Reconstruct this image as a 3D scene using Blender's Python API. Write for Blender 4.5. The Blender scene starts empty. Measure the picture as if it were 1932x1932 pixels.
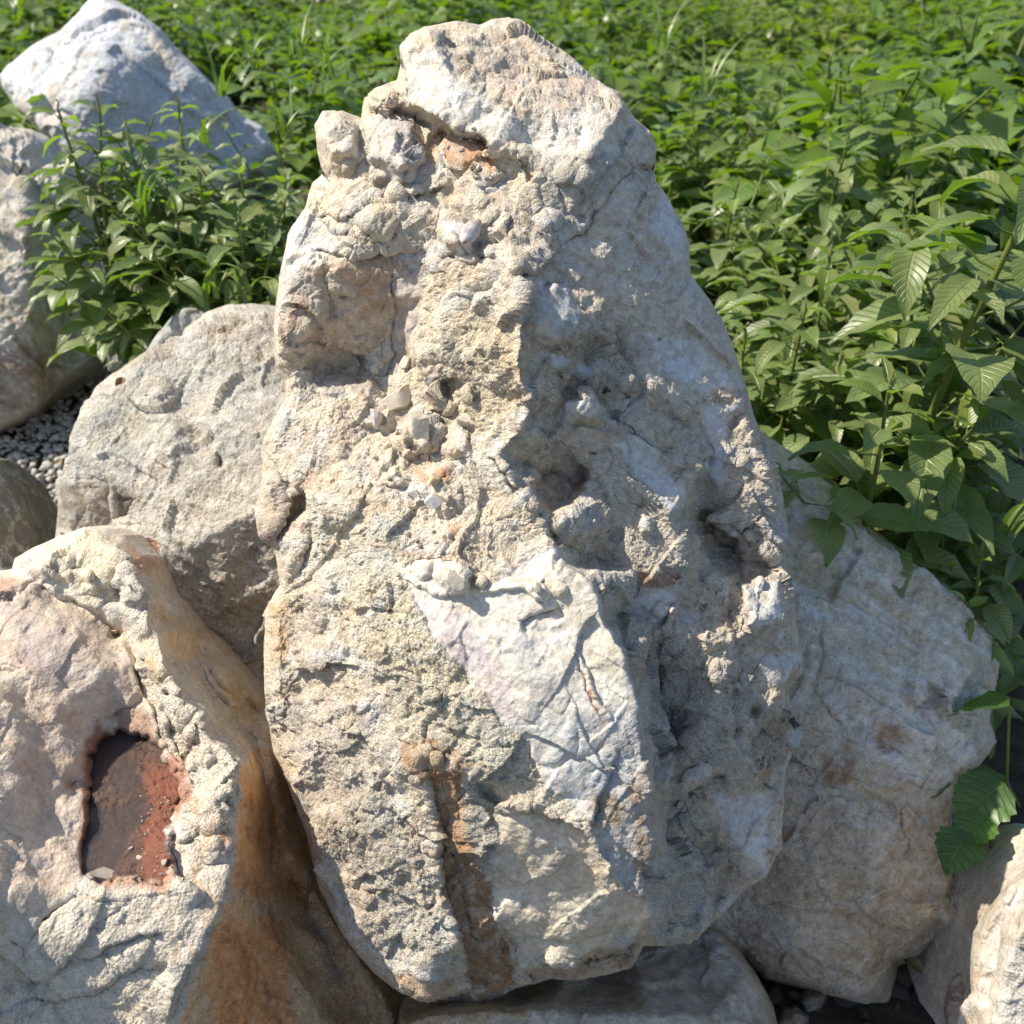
import bpy, math, random
import numpy as np
from mathutils import Vector, Matrix
from mathutils.geometry import delaunay_2d_cdt

# ------------------------------------------------------------------ camera, light, exposure
SC = bpy.context.scene
COL = SC.collection
CAM = np.array([0.0, 0.0, 1.9])
PITCH = math.radians(32.0)
FOV = math.radians(53.0)
TAN = math.tan(FOV / 2)
RIGHT = np.array([1.0, 0.0, 0.0])
FWD = np.array([0.0, math.cos(PITCH), -math.sin(PITCH)])
UP = np.array([0.0, math.sin(PITCH), math.cos(PITCH)])
camd = bpy.data.cameras.new("camera")
cam = bpy.data.objects.new("camera", camd)
COL.objects.link(cam)
cam.location = CAM
cam.rotation_euler = (math.pi / 2 - PITCH, 0, 0)
camd.sensor_width = 36.0
camd.lens = 18.0 / TAN
camd.clip_start = 0.05
camd.clip_end = 400.0
camd.dof.use_dof = True
camd.dof.focus_distance = 1.66
camd.dof.aperture_fstop = 4.5
SC.camera = cam

SUNC = np.array([-0.64, 0.69, 0.32])          # towards the sun: right, up, back of the view
SUN = SUNC[0] * RIGHT + SUNC[1] * UP - SUNC[2] * FWD
SUN /= np.linalg.norm(SUN)
sun_el = math.asin(SUN[2])
sun_az = math.atan2(SUN[0], SUN[1])
world = bpy.data.worlds.new("World")
SC.world = world
world.use_nodes = True
wn = world.node_tree
wn.nodes.clear()
wo = wn.nodes.new("ShaderNodeOutputWorld")
wb = wn.nodes.new("ShaderNodeBackground")
ws = wn.nodes.new("ShaderNodeTexSky")
ws.sky_type = 'NISHITA'
ws.sun_disc = False
ws.sun_elevation = sun_el
ws.sun_rotation = sun_az
wb.inputs['Strength'].default_value = 0.118
wn.links.new(ws.outputs[0], wb.inputs[0])
wn.links.new(wb.outputs[0], wo.inputs[0])
sl = bpy.data.lights.new("sun", 'SUN')
sl.energy = 4.9
sl.angle = math.radians(0.55)
sl.color = (1.0, 0.91, 0.77)
so = bpy.data.objects.new("sun", sl)
COL.objects.link(so)
so.location = (0, 0, 6)
so.rotation_euler = Vector(SUN).to_track_quat('Z', 'Y').to_euler()
SC.view_settings.view_transform = 'Standard'
SC.view_settings.look = 'None'
SC.view_settings.gamma = 1.0
SC.view_settings.exposure = 0.44
SC.view_settings.use_curve_mapping = False
SC.render.engine = 'CYCLES'
SC.cycles.use_denoising = True
SC.cycles.max_bounces = 6

rnd = random.Random(11)

# ------------------------------------------------------------------ small maths
def ray_pt(px, py, d):
    """world points for pixel positions in the 1932 frame at axis depth d"""
    x = (np.asarray(px, float) - 966.0) / 966.0 * TAN
    y = (966.0 - np.asarray(py, float)) / 966.0 * TAN
    d = np.asarray(d, float)
    v = x[..., None] * RIGHT + y[..., None] * UP + FWD
    return CAM + v * d[..., None]

def zplane_depth(px, py, z):
    y = (966.0 - np.asarray(py, float)) / 966.0 * TAN
    vz = y * UP[2] + FWD[2]
    return (z - CAM[2]) / vz

def rotate2(x, y, a):
    c, s = math.cos(a), math.sin(a)
    return c * x + s * y, -s * x + c * y

_rs = np.random.RandomState(5)
PERM = _rs.permutation(256).astype(np.int64)
PERM = np.concatenate([PERM, PERM, PERM])
GR = _rs.normal(size=(256, 3)); GR /= np.linalg.norm(GR, axis=1)[:, None]
GR = GR.astype(np.float32)
RV = _rs.uniform(-1, 1, (256, 6)).astype(np.float32)

def perlin(p, f, seed=0):
    q = (np.asarray(p, np.float32) * np.float32(f)) + np.float32(seed * 17.31 + 100)
    i = np.floor(q).astype(np.int64)
    t = q - i
    i &= 255
    u = t * t * t * (t * (t * 6 - 15) + 10)
    r = 0
    for dx in (0, 1):
        ax = PERM[i[:, 0] + dx]
        wx = u[:, 0] if dx else 1 - u[:, 0]
        for dy in (0, 1):
            ay = PERM[ax + i[:, 1] + dy]
            wy = u[:, 1] if dy else 1 - u[:, 1]
            for dz in (0, 1):
                g = GR[PERM[ay + i[:, 2] + dz]]
                wz = u[:, 2] if dz else 1 - u[:, 2]
                r = r + wx * wy * wz * (g[:, 0] * (t[:, 0] - dx) + g[:, 1] * (t[:, 1] - dy) + g[:, 2] * (t[:, 2] - dz))
    return r * 1.6

def fbm(p, f, o=4, seed=0, gain=0.5, ridged=False):
    a, s = 1.0, 0
    for k in range(o):
        n = perlin(p, f * 2.03 ** k, seed + k)
        if ridged: n = 1 - 2 * np.abs(n)
        s = s + a * n
        a *= gain
    return s

SKEW = np.array(Matrix.Rotation(.7, 3, 'X') @ Matrix.Rotation(.5, 3, 'Y') @ Matrix.Rotation(1.1, 3, 'Z'), np.float32)
def chips(p, f, seed=0, tilt=1.0, step=0.5, curv=.35, scoop=False):
    """fractured stone: every cell is a small tilted facet with its own level"""
    q = (np.asarray(p, np.float32) @ SKEW) * np.float32(f) + np.float32(seed * 7.7 + 50)
    b = np.floor(q - 0.5).astype(np.int64)
    val = np.full(len(q), -9e9, np.float32)
    for dx in (0, 1):
        for dy in (0, 1):
            for dz in (0, 1):
                c = b + np.array([dx, dy, dz])
                h = PERM[PERM[PERM[c[:, 0] & 255] + (c[:, 1] & 255)] + (c[:, 2] & 255)]
                rv = RV[h]
                d = q - (c + 0.5 + rv[:, :3] * 0.42)
                val = np.maximum(val, (d * rv[:, 3:6]).sum(1) * tilt + rv[:, 0] * step - curv * (d * d).sum(1))
    return -(val + .3) if scoop else val + .1

def sstep(x, a, b):
    t = np.clip((x - a) / (b - a), 0, 1)
    return t * t * (3 - 2 * t)

def gauss(img, s):
    if s <= 0: return img
    r = int(3 * s + 1)
    k = np.exp(-0.5 * (np.arange(-r, r + 1) / s) ** 2); k /= k.sum()
    a = np.pad(img, ((r, r), (0, 0)), mode='edge')
    o = sum(k[j] * a[j:j + img.shape[0]] for j in range(2 * r + 1))
    a = np.pad(o, ((0, 0), (r, r)), mode='edge')
    return sum(k[j] * a[:, j:j + img.shape[1]] for j in range(2 * r + 1))

# ------------------------------------------------------------------ relief canvas: a height field in cm over a rock's own face
class Relief:
    def __init__(self, outline, step, seed, margin=24):
        self.out = np.array(outline, float)
        x0, y0 = self.out.min(0) - margin
        x1, y1 = self.out.max(0) + margin
        self.x0, self.y0, self.step = x0, y0, step
        self.nx, self.ny = int((x1 - x0) / step) + 1, int((y1 - y0) / step) + 1
        gx, gy = np.meshgrid(x0 + np.arange(self.nx) * step, y0 + np.arange(self.ny) * step)
        self.GX, self.GY = gx, gy
        p = np.stack([gx.ravel(), gy.ravel(), np.full(gx.size, seed * 31.7)], 1)
        n = lambda f, s: perlin(p, f, seed + s).reshape(gx.shape)
        # organic warp of the brush space
        self.X = gx + 9 * n(1 / 70, 1) + 5 * n(1 / 26, 2) + 2.6 * n(1 / 9, 3)
        self.Y = gy + 9 * n(1 / 70, 4) + 5 * n(1 / 26, 5) + 2.6 * n(1 / 9, 6)
        self.P3 = p
        self.h = np.zeros(gx.shape)
    def noise(self, f, seed=0, o=1, gain=.5):
        return fbm(self.P3, f, o, seed, gain).reshape(self.GX.shape)
    def base(self, pts, ridges=(), soft=4.0, edge=-2.0, gain=1.0):
        V, H, E = [], [], []
        for r in ridges:
            for k, (x, y, h) in enumerate(r):
                V.append((x, y)); H.append(h)
                if k: E.append((len(V) - 2, len(V) - 1))
        for (x, y, h) in pts:
            V.append((x, y)); H.append(h)
        H = [h_ * gain for h_ in H]
        A = np.array(V); HH = np.array(H, float)
        ex = []
        o = self.out
        c = o.mean(0)
        for k in range(len(o)):
            a, b = o[k], o[(k + 1) % len(o)]
            m = max(1, int(np.hypot(*(b - a)) / 60))
            for j in range(m):
                ex.append(a + (b - a) * j / m)
        bx = [(self.x0, self.y0), (self.x0 + self.nx * self.step, self.y0),
              (self.x0 + self.nx * self.step, self.y0 + self.ny * self.step), (self.x0, self.y0 + self.ny * self.step)]
        for q in ex + bx:
            d = ((A - q) ** 2).sum(1) + 1
            w = 1 / d ** 1.6
            if d.min() < 900 and len(V) > 8: continue
            V.append((float(q[0]), float(q[1]))); H.append(float((w * HH).sum() / w.sum()) + edge)
        vs, es, fs, ov, oe, of = delaunay_2d_cdt([Vector(v) for v in V], E, [], 0, 0.01)
        hv = []
        for k, v in enumerate(vs):
            if ov[k]: hv.append(H[ov[k][0]])
            else:
                d = ((np.array(V) - np.array(v)) ** 2).sum(1); j = np.argsort(d)[:3]
                w = 1 / (d[j] + 1); hv.append(float((w * np.array(H)[j]).sum() / w.sum()))
        h = self.h
        for f in fs:
            P = [np.array(vs[i]) for i in f]; hh = [hv[i] for i in f]
            for t in range(1, len(f) - 1):
                a, b, c_ = P[0], P[t], P[t + 1]
                i0 = max(0, int((min(a[0], b[0], c_[0]) - self.x0) / self.step)); i1 = min(self.nx, int((max(a[0], b[0], c_[0]) - self.x0) / self.step) + 2)
                j0 = max(0, int((min(a[1], b[1], c_[1]) - self.y0) / self.step)); j1 = min(self.ny, int((max(a[1], b[1], c_[1]) - self.y0) / self.step) + 2)
                if i1 <= i0 or j1 <= j0: continue
                gx, gy = self.GX[j0:j1, i0:i1], self.GY[j0:j1, i0:i1]
                den = (b[1] - c_[1]) * (a[0] - c_[0]) + (c_[0] - b[0]) * (a[1] - c_[1])
                if abs(den) < 1e-9: continue
                u = ((b[1] - c_[1]) * (gx - c_[0]) + (c_[0] - b[0]) * (gy - c_[1])) / den
                v = ((c_[1] - a[1]) * (gx - c_[0]) + (a[0] - c_[0]) * (gy - c_[1])) / den
                w = 1 - u - v
                m = (u >= -1e-4) & (v >= -1e-4) & (w >= -1e-4)
                h[j0:j1, i0:i1][m] = (u * hh[0] + v * hh[t] + w * hh[t + 1])[m]
        # resample through the warp so that facet edges wander, then soften a little
        self.h = gauss(self.sample(h, self.X, self.Y), soft / self.step)
    def sample(self, img, X, Y):
        fx = np.clip((X - self.x0) / self.step, 0, self.nx - 1.001); fy = np.clip((Y - self.y0) / self.step, 0, self.ny - 1.001)
        i, j = fx.astype(int), fy.astype(int); u, v = fx - i, fy - j
        if img.ndim == 3: u, v = u[..., None], v[..., None]
        return img[j, i] * (1 - u) * (1 - v) + img[j, i + 1] * u * (1 - v) + img[j + 1, i] * (1 - u) * v + img[j + 1, i + 1] * u * v
    def _win(self, pts, r):
        a = np.array(pts, float)[:, :2]; x0, y0 = a.min(0) - r - 18; x1, y1 = a.max(0) + r + 18
        i0, i1 = max(0, int((x0 - self.x0) / self.step)), min(self.nx, int((x1 - self.x0) / self.step) + 1)
        j0, j1 = max(0, int((y0 - self.y0) / self.step)), min(self.ny, int((y1 - self.y0) / self.step) + 1)
        return slice(j0, j1), slice(i0, i1)
    def dist(self, pts, X, Y):
        """distance to a polyline, signed by side (left of travel on screen is +), and the position along it"""
        best = np.full(X.shape, 1e9); sg = np.zeros(X.shape); al = np.zeros(X.shape)
        L = 0
        for (a, b) in zip(pts[:-1], pts[1:]):
            dx, dy = b[0] - a[0], b[1] - a[1]; l2 = dx * dx + dy * dy + 1e-9
            t = np.clip(((X - a[0]) * dx + (Y - a[1]) * dy) / l2, 0, 1)
            ex, ey = X - a[0] - t * dx, Y - a[1] - t * dy
            d = np.hypot(ex, ey); m = d < best - 1e-6
            best = np.where(m, d, best); sg = np.where(m, np.sign(dx * ey - dy * ex), sg)
            al = np.where(m, L + t * math.sqrt(l2), al); L += math.sqrt(l2)
        return best, sg, al / max(L, 1e-6)
    def groove(self, pts, w, amp, taper=True):
        s = self._win(pts, 3 * w); X, Y = self.X[s], self.Y[s]
        d, _, al = self.dist(pts, X, Y)
        t = np.sin(np.clip(al, .02, .98) * math.pi) ** .5 if taper else 1
        self.h[s] += amp * t * np.exp(-(d / w) ** 2)
    def step_(self, pts, w, amp, back=0.0, taper=.12):
        """a break in the surface: the right-hand side of travel (on screen) rises by amp at the line and fades over w"""
        s = self._win(pts, 3.5 * w); X, Y = self.X[s], self.Y[s]
        d, sg, al = self.dist(pts, X, Y)
        t = sstep(al, 0, taper) * (1 - sstep(al, 1 - taper, 1))
        q = sstep(sg * d, -1.8, 1.8); e = np.exp(-d / w)
        self.h[s] += (amp * q - back * (1 - q)) * e * t
    def blob(self, x, y, rx, ry, amp, rot=0, flat=2.0):
        s = self._win([(x - max(rx, ry), y - max(rx, ry)), (x + max(rx, ry), y + max(rx, ry))], 10)
        u, v = rotate2(self.X[s] - x, self.Y[s] - y, math.radians(rot))
        r = np.hypot(u / rx, v / ry)
        self.h[s] += amp * (1 - sstep(r ** flat, 0, 1.25))
    def poly(self, pts, feather=4.0, warp=True):
        """soft mask of a polygon"""
        X, Y = (self.X, self.Y) if warp else (self.GX, self.GY)
        m = np.zeros(self.GX.shape); s = self._win(pts, feather * 2); X, Y = X[s], Y[s]
        inside = np.zeros(X.shape, bool); n = len(pts)
        for k in range(n):
            (xa, ya), (xb, yb) = pts[k][:2], pts[(k + 1) % n][:2]
            if ya == yb: continue
            c = ((ya > Y) != (yb > Y)) & (X < (xb - xa) * (Y - ya) / (yb - ya) + xa)
            inside ^= c
        d, _, _ = self.dist(list(pts) + [pts[0]], X, Y)
        sd = np.where(inside, d, -d)
        m[s] = sstep(sd, -feather, feather)
        return m
    def stone(self, x, y, r, amp, seed, sides=5, asp=1.0, rot=0, tilt=(0, 0)):
        """an angular piece sitting in the crust: intersection of tilted planes"""
        q = random.Random(seed); s = self._win([(x - r, y - r), (x + r, y + r)], r)
        u, v = rotate2(self.GX[s] - x + .35 * (self.X[s] - self.GX[s]), self.GY[s] - y + .35 * (self.Y[s] - self.GY[s]), math.radians(rot)); v = v / asp
        hh = np.full(u.shape, amp * 1.0) + (tilt[0] * u + tilt[1] * v) * amp / r
        for k in range(sides):
            a = 2 * math.pi * (k + q.uniform(-.25, .25)) / sides; sl = q.uniform(1.1, 2.4); o = q.uniform(.72, 1.0)
            hh = np.minimum(hh, amp * sl * 1.6 * (o - (u * math.cos(a) + v * math.sin(a)) / r))
        for k in range(2):
            a = q.uniform(0, 6.3); hh = np.minimum(hh, amp * (1.25 - q.uniform(.5, 1) * (u * math.cos(a) + v * math.sin(a)) / r))
        self.h[s] = self.h[s] + np.clip(hh, 0, None)

def srgb(r, g, b):
    f = lambda c: ((c / 255 + .055) / 1.055) ** 2.4 if c > 10 else c / 255 / 12.92
    return np.array([f(r), f(g), f(b)])

class Paint:
    """albedo over the relief: base colour, then stains and mineral patches with their own outlines"""
    def __init__(self, R, base):
        self.R = R
        self.c = np.ones(R.GX.shape + (3,)) * np.array(base)
        self.g = np.ones(R.GX.shape) * .5
        self.nz = {}
    def mix(self, m, col, k=1.0):
        m = np.clip(m * k, 0, 1)[..., None]; self.c = self.c * (1 - m) + np.array(col) * m
    def patch(self, pts, col, k=1.0, feather=10, breakup=1 / 22, amt=.9, seed=0, grain=None):
        m = self.R.poly(pts, feather); s = self.R._win(pts, feather * 2); m = m[s]
        if breakup not in self.nz: self.nz[breakup] = self.R.noise(breakup, 40, 3)
        n = np.roll(self.nz[breakup], (seed * 67, seed * 113), (0, 1))[s]
        mm = np.clip(m * sstep(n + (m - .5) * 1.2, -amt, amt) * k, 0, 1)[..., None]
        self.c[s] = self.c[s] * (1 - mm) + np.array(col) * mm
        if grain is not None: self.g[s] = self.g[s] * (1 - m) + grain * m
    def mottle(self, f, col, k, seed, lo=.0, hi=.6, o=4):
        self.mix(sstep(self.R.noise(f, 60 + seed, o), lo, hi), col, k)
    def streak(self, pts, w, col, k=1.0, seed=0):
        s = self.R._win(pts, 3 * w); d, _, al = self.R.dist(pts, self.R.X[s], self.R.Y[s])
        m = np.exp(-(d / w) ** 2) * np.sin(np.clip(al, .03, .97) * math.pi) ** .4
        if 'st' not in self.nz: self.nz['st'] = self.R.noise(1 / 12, 80, 2)
        mm = np.clip(m * sstep(np.roll(self.nz['st'], (seed * 67, seed * 113), (0, 1))[s], -.8, .5) * k, 0, 1)[..., None]
        self.c[s] = self.c[s] * (1 - mm) + np.array(col) * mm

# ------------------------------------------------------------------ mesh
def mesh_object(name, V, F, mat, parent=None, smooth=True, col=None, uv=None):
    """V (n,3) array, F list/array of equal-length faces (or a list of arrays of differing lengths)"""
    me = bpy.data.meshes.new(name)
    V = np.asarray(V, np.float32)
    groups = F if isinstance(F, list) and len(F) and isinstance(F[0], np.ndarray) else [np.asarray(F)]
    groups = [g for g in groups if len(g)]
    loops = np.concatenate([g.ravel() for g in groups]).astype(np.int32)
    tot = np.concatenate([np.full(len(g), g.shape[1]) for g in groups]).astype(np.int32)
    start = np.concatenate([[0], np.cumsum(tot)[:-1]]).astype(np.int32)
    me.vertices.add(len(V)); me.vertices.foreach_set("co", V.ravel())
    me.loops.add(len(loops)); me.loops.foreach_set("vertex_index", loops)
    me.polygons.add(len(tot)); me.polygons.foreach_set("loop_start", start); me.polygons.foreach_set("loop_total", tot)
    me.update(calc_edges=True)
    if smooth: me.polygons.foreach_set("use_smooth", np.ones(len(tot), bool))
    if col is not None:
        a = me.color_attributes.new("Col", 'FLOAT_COLOR', 'POINT')
        a.data.foreach_set("color", np.asarray(col, np.float32).ravel())
    if uv is not None:
        l = me.uv_layers.new(name="UVMap"); l.data.foreach_set("uv", np.asarray(uv, np.float32)[loops].ravel())
    if mat: me.materials.append(mat)
    o = bpy.data.objects.new(name, me); COL.objects.link(o)
    if parent is not None: o.parent = parent
    return o

def tag(o, label=None, cat=None, group=None, kind=None):
    if label: o['label'] = label
    if cat: o['category'] = cat
    if group: o['group'] = group
    if kind: o['kind'] = kind
    return o

def square_disc(nu, nv):
    a = np.linspace(-1, 1, nu); b = np.linspace(-1, 1, nv)
    A, B = np.meshgrid(a, b)
    r = np.maximum(np.abs(A), np.abs(B))
    x = A * np.sqrt(1 - B * B / 2); y = B * np.sqrt(1 - A * A / 2)
    return np.hypot(x, y), np.arctan2(y, x)

def star_radius(out, c, th):
    o = np.array(out) - c
    R = np.zeros(th.shape); n = len(o)
    cx, cy = np.cos(th), np.sin(th)
    for k in range(n):
        a, b = o[k], o[(k + 1) % n]; e = b - a
        den = cx * e[1] - cy * e[0]
        with np.errstate(all='ignore'):
            t = (a[0] * e[1] - a[1] * e[0]) / den
            s = (a[0] * cy - a[1] * cx) / den
        m = (np.abs(den) > 1e-9) & (t > 0) & (s >= -1e-6) & (s <= 1 + 1e-6)
        R = np.where(m & (t > R), t, R)
    return R

def build_rock(name, R, paint, centre, nu, nv, depth0, curlw, curld, thick, disp, mat, lump=.01, zdepth=None, back_shift=(0, 0, 0), seed=0):
    """front shell from the relief over the outline, curled at the rim, then closed behind by shrinking rings"""
    c = np.array(centre, float)
    r, th = square_disc(nu, nv)
    Rad = star_radius(R.out, c, th)
    ts = np.linspace(-math.pi, math.pi, 721)[:-1]
    rs = star_radius(R.out, c, ts); kk = np.exp(-.5 * (np.arange(-60, 61) / 18.0) ** 2); kk /= kk.sum()
    rs = sum(kk[j] * np.roll(rs, j - 60) for j in range(121))
    Rs = np.interp(th, np.append(ts, math.pi), np.append(rs, rs[0]))
    Rad = Rs + (Rad - Rs) * r ** 8
    X = c[0] + r * Rad * np.cos(th); Y = c[1] + r * Rad * np.sin(th)
    lim = 3.2 * .0857 * depth0 / 1.66 * R.step
    for k in range(4):   # nothing steeper than the mesh can carry
        gy, gx = np.gradient(R.h); w_ = sstep(gauss(np.hypot(gx, gy), 1.0), lim * .7, lim * 1.5)
        R.h = R.h * (1 - w_) + gauss(R.h, 1.6) * w_
    h = R.sample(R.h, X, Y)
    # distance from the rim
    pts = [tuple(p) for p in R.out] + [tuple(R.out[0])]
    dd, _, _ = R.dist(pts, X, Y)
    s = np.clip(dd / curlw, 0, 1)
    curl = curld * (1 - s) ** 2.3
    D = depth0 - h / 100.0 + curl
    P = ray_pt(X, Y, D)
    du = np.gradient(P, axis=1); dv = np.gradient(P, axis=0)
    N = np.cross(dv, du); N /= np.linalg.norm(N, axis=2)[..., None] + 1e-12
    flip = np.sign(-(N * FWD).sum(2).mean()); N *= flip
    for k in range(3): N[..., k] = gauss(N[..., k], 1.5)
    N /= np.linalg.norm(N, axis=2)[..., None] + 1e-12
    p = P.reshape(-1, 3); nrm = N.reshape(-1, 3)
    col = R.sample(paint.c, X, Y).reshape(-1, 3); g = np.clip(R.sample(paint.g, X, Y).reshape(-1), 0, 1.5)
    d, tint = disp(p, g)
    d = d * np.clip(np.abs(nrm @ FWD) * 2.4, .15, 1)
    p = p + nrm * (d * (.2 + .8 * sstep(dd.reshape(-1), 0, 20)))[:, None]
    n1 = fbm(p, 26, 3, 71, .6)[:, None]; n2 = fbm(p, 12, 3, 75, .6)[:, None]
    col = np.clip(col * tint[:, None] * np.array([[.89, .882, .86]]) * (1 + .07 * n1) * (1 + .05 * n2 * np.array([[.7, 0, -1.1]])), 0, 1)
    idx = np.arange(nu * nv).reshape(nv, nu)
    quads = np.stack([idx[:-1, :-1], idx[1:, :-1], idx[1:, 1:], idx[:-1, 1:]], -1).reshape(-1, 4)
    loop = np.concatenate([idx[0, :], idx[1:, -1], idx[-1, -2::-1], idx[-2:0:-1, 0]])
    ring = p[loop]; m = len(loop)
    cen = ring.mean(0)
    V = [p]; C = [np.concatenate([col, g[:, None]], 1)]; F = [quads]
    prev = loop; base = nu * nv
    K = 9
    lc = np.concatenate([col, g[:, None]], 1)[loop]
    bs = np.array(back_shift, float)
    for k in range(1, K + 1):
        t = k / K * math.pi / 2
        q = cen + (ring - cen) * (math.cos(t) ** .8 if k < K else .02) + FWD * thick * math.sin(t) + bs * math.sin(t)
        q = q + FWD[None] * 0
        q = q + (fbm(q, 6, 3, seed + 3) * lump * 2 * (1 if k < K else 0))[:, None] * (q - cen) / (np.linalg.norm(q - cen, axis=1)[:, None] + 1e-6)
        V.append(q); C.append(lc * 0 + lc.mean(0)[None] * .5 + lc * .5)
        cur = base + np.arange(m); base += m
        F.append(np.stack([prev, np.roll(prev, -1), np.roll(cur, -1), cur], -1)); prev = cur
    V = np.concatenate(V); C = np.concatenate(C)
    cap = len(V); V = np.concatenate([V, [V[prev].mean(0)]]); C = np.concatenate([C, C[-1:]])
    tri = np.stack([prev, np.roll(prev, -1), np.full(m, cap)], -1)
    Fq = np.concatenate(F)
    # orientation: the front must face the camera
    a, b, c2 = V[quads[len(quads) // 2 + nu // 2][:3]]
    nn = np.cross(b - a, c2 - a)
    if (nn * FWD).sum() > 0: Fq = Fq[:, ::-1]; tri = tri[:, ::-1]
    return mesh_object(name, V, [Fq, tri], mat, col=C)

# ------------------------------------------------------------------ materials
def nt(name):
    m = bpy.data.materials.new(name); m.use_nodes = True; t = m.node_tree; t.nodes.clear()
    return m, t, (lambda k, **a: _node(t, k, a)), t.links.new
def _node(t, k, a):
    n = t.nodes.new(k)
    for q, v in a.items():
        if q.startswith('i_'):
            n.inputs[q[2:].replace('_', ' ')].default_value = v
        else: setattr(n, q, v)
    return n

def rock_material(name, fine=420.0, bump=.8, rough=.86, spec=.3, veins=0.0):
    m, t, N, L = nt(name)
    out = N('ShaderNodeOutputMaterial'); b = N('ShaderNodeBsdfPrincipled')
    b.inputs['Roughness'].default_value = rough
    b.inputs['Specular IOR Level'].default_value = spec
    at = N('ShaderNodeVertexColor', layer_name="Col")
    tc = N('ShaderNodeTexCoord')
    n1 = N('ShaderNodeTexNoise', i_Scale=fine * .22, i_Detail=5.0, i_Roughness=.62)
    n2 = N('ShaderNodeTexNoise', i_Scale=fine, i_Detail=3.0, i_Roughness=.6)
    n3 = N('ShaderNodeTexVoronoi', i_Scale=fine * .62)
    for n in (n1, n2, n3): L(tc.outputs['Object'], n.inputs['Vector'])
    # colour: attribute times fine mottling, a few dark specks
    r1 = N('ShaderNodeMapRange', i_From_Min=.3, i_From_Max=.7, i_To_Min=.76, i_To_Max=1.16)
    L(n1.outputs[0], r1.inputs[0])
    r2 = N('ShaderNodeMapRange', i_From_Min=.3, i_From_Max=.7, i_To_Min=.82, i_To_Max=1.12)
    L(n2.outputs[0], r2.inputs[0])
    pw = N('ShaderNodeMath', operation='POWER'); L(r2.outputs[0], pw.inputs[0]); pa = N('ShaderNodeMath', operation='MULTIPLY_ADD'); L(at.outputs['Alpha'], pa.inputs[0]); pa.inputs[1].default_value = .9; pa.inputs[2].default_value = .5; L(pa.outputs[0], pw.inputs[1])
    # dark speckle between the grains, with the shade of pinholes put into the colour
    n5 = N('ShaderNodeTexNoise', i_Scale=fine * .5, i_Detail=2.0, i_Roughness=.7); L(tc.outputs['Object'], n5.inputs['Vector'])
    r5 = N('ShaderNodeMapRange', i_From_Min=.30, i_From_Max=.44, i_To_Min=.74, i_To_Max=1.03); L(n5.outputs[0], r5.inputs[0])
    p5 = N('ShaderNodeMath', operation='POWER'); L(r5.outputs[0], p5.inputs[0]); L(at.outputs['Alpha'], p5.inputs[1])
    m5 = N('ShaderNodeMath', operation='MULTIPLY'); L(pw.outputs[0], m5.inputs[0]); L(p5.outputs[0], m5.inputs[1])
    mu = N('ShaderNodeMath', operation='MULTIPLY'); L(r1.outputs[0], mu.inputs[0]); L(m5.outputs[0], mu.inputs[1])
    vm = N('ShaderNodeVectorMath', operation='SCALE'); L(at.outputs['Color'], vm.inputs[0]); L(mu.outputs[0], vm.inputs['Scale'])
    if veins:
        v1 = N('ShaderNodeTexNoise', i_Scale=7.0, i_Detail=10.0, i_Roughness=.62, i_Distortion=.3); L(tc.outputs['Object'], v1.inputs['Vector'])
        s1 = N('ShaderNodeMath', operation='SUBTRACT'); L(v1.outputs[0], s1.inputs[0]); s1.inputs[1].default_value = .5
        a_ = N('ShaderNodeMath', operation='ABSOLUTE'); L(s1.outputs[0], a_.inputs[0])
        rv = N('ShaderNodeMapRange', i_From_Min=.0, i_From_Max=.022, i_To_Min=veins, i_To_Max=0.0); L(a_.outputs[0], rv.inputs[0])
        mv = N('ShaderNodeMix', data_type='RGBA'); L(rv.outputs[0], mv.inputs[0]); L(vm.outputs[0], mv.inputs[6]); mv.inputs[7].default_value = (.70, .68, .64, 1)
        v2 = N('ShaderNodeTexNoise', i_Scale=16.0, i_Detail=9.0, i_Roughness=.68); L(tc.outputs['Object'], v2.inputs['Vector'])
        r7 = N('ShaderNodeMapRange', i_From_Min=.40, i_From_Max=.62, i_To_Min=0.0, i_To_Max=veins); L(v2.outputs[0], r7.inputs[0])
        m7 = N('ShaderNodeMix', data_type='RGBA', blend_type='MULTIPLY'); L(r7.outputs[0], m7.inputs[0]); L(mv.outputs[2], m7.inputs[6]); m7.inputs[7].default_value = (.80, .73, .63, 1)
        L(m7.outputs[2], b.inputs['Base Color'])
    else: L(vm.outputs[0], b.inputs['Base Color'])
    # relief of grains, stronger where the crust is granular
    a1 = N('ShaderNodeMath', operation='MULTIPLY_ADD'); L(n3.outputs['Distance'], a1.inputs[0]); a1.inputs[1].default_value = -.55; L(n2.outputs[0], a1.inputs[2])
    a2 = N('ShaderNodeMath', operation='MULTIPLY'); L(a1.outputs[0], a2.inputs[0]); L(at.outputs['Alpha'], a2.inputs[1])
    a3 = N('ShaderNodeMath', operation='ADD'); L(a2.outputs[0], a3.inputs[0])
    n4 = N('ShaderNodeMath', operation='MULTIPLY'); L(n1.outputs[0], n4.inputs[0]); n4.inputs[1].default_value = .9; L(n4.outputs[0], a3.inputs[1])
    bp = N('ShaderNodeBump'); bp.inputs['Strength'].default_value = bump; bp.inputs['Distance'].default_value = .0042
    L(a3.outputs[0], bp.inputs['Height']); L(bp.outputs[0], b.inputs['Normal'])
    L(b.outputs[0], out.inputs[0])
    return m

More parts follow.
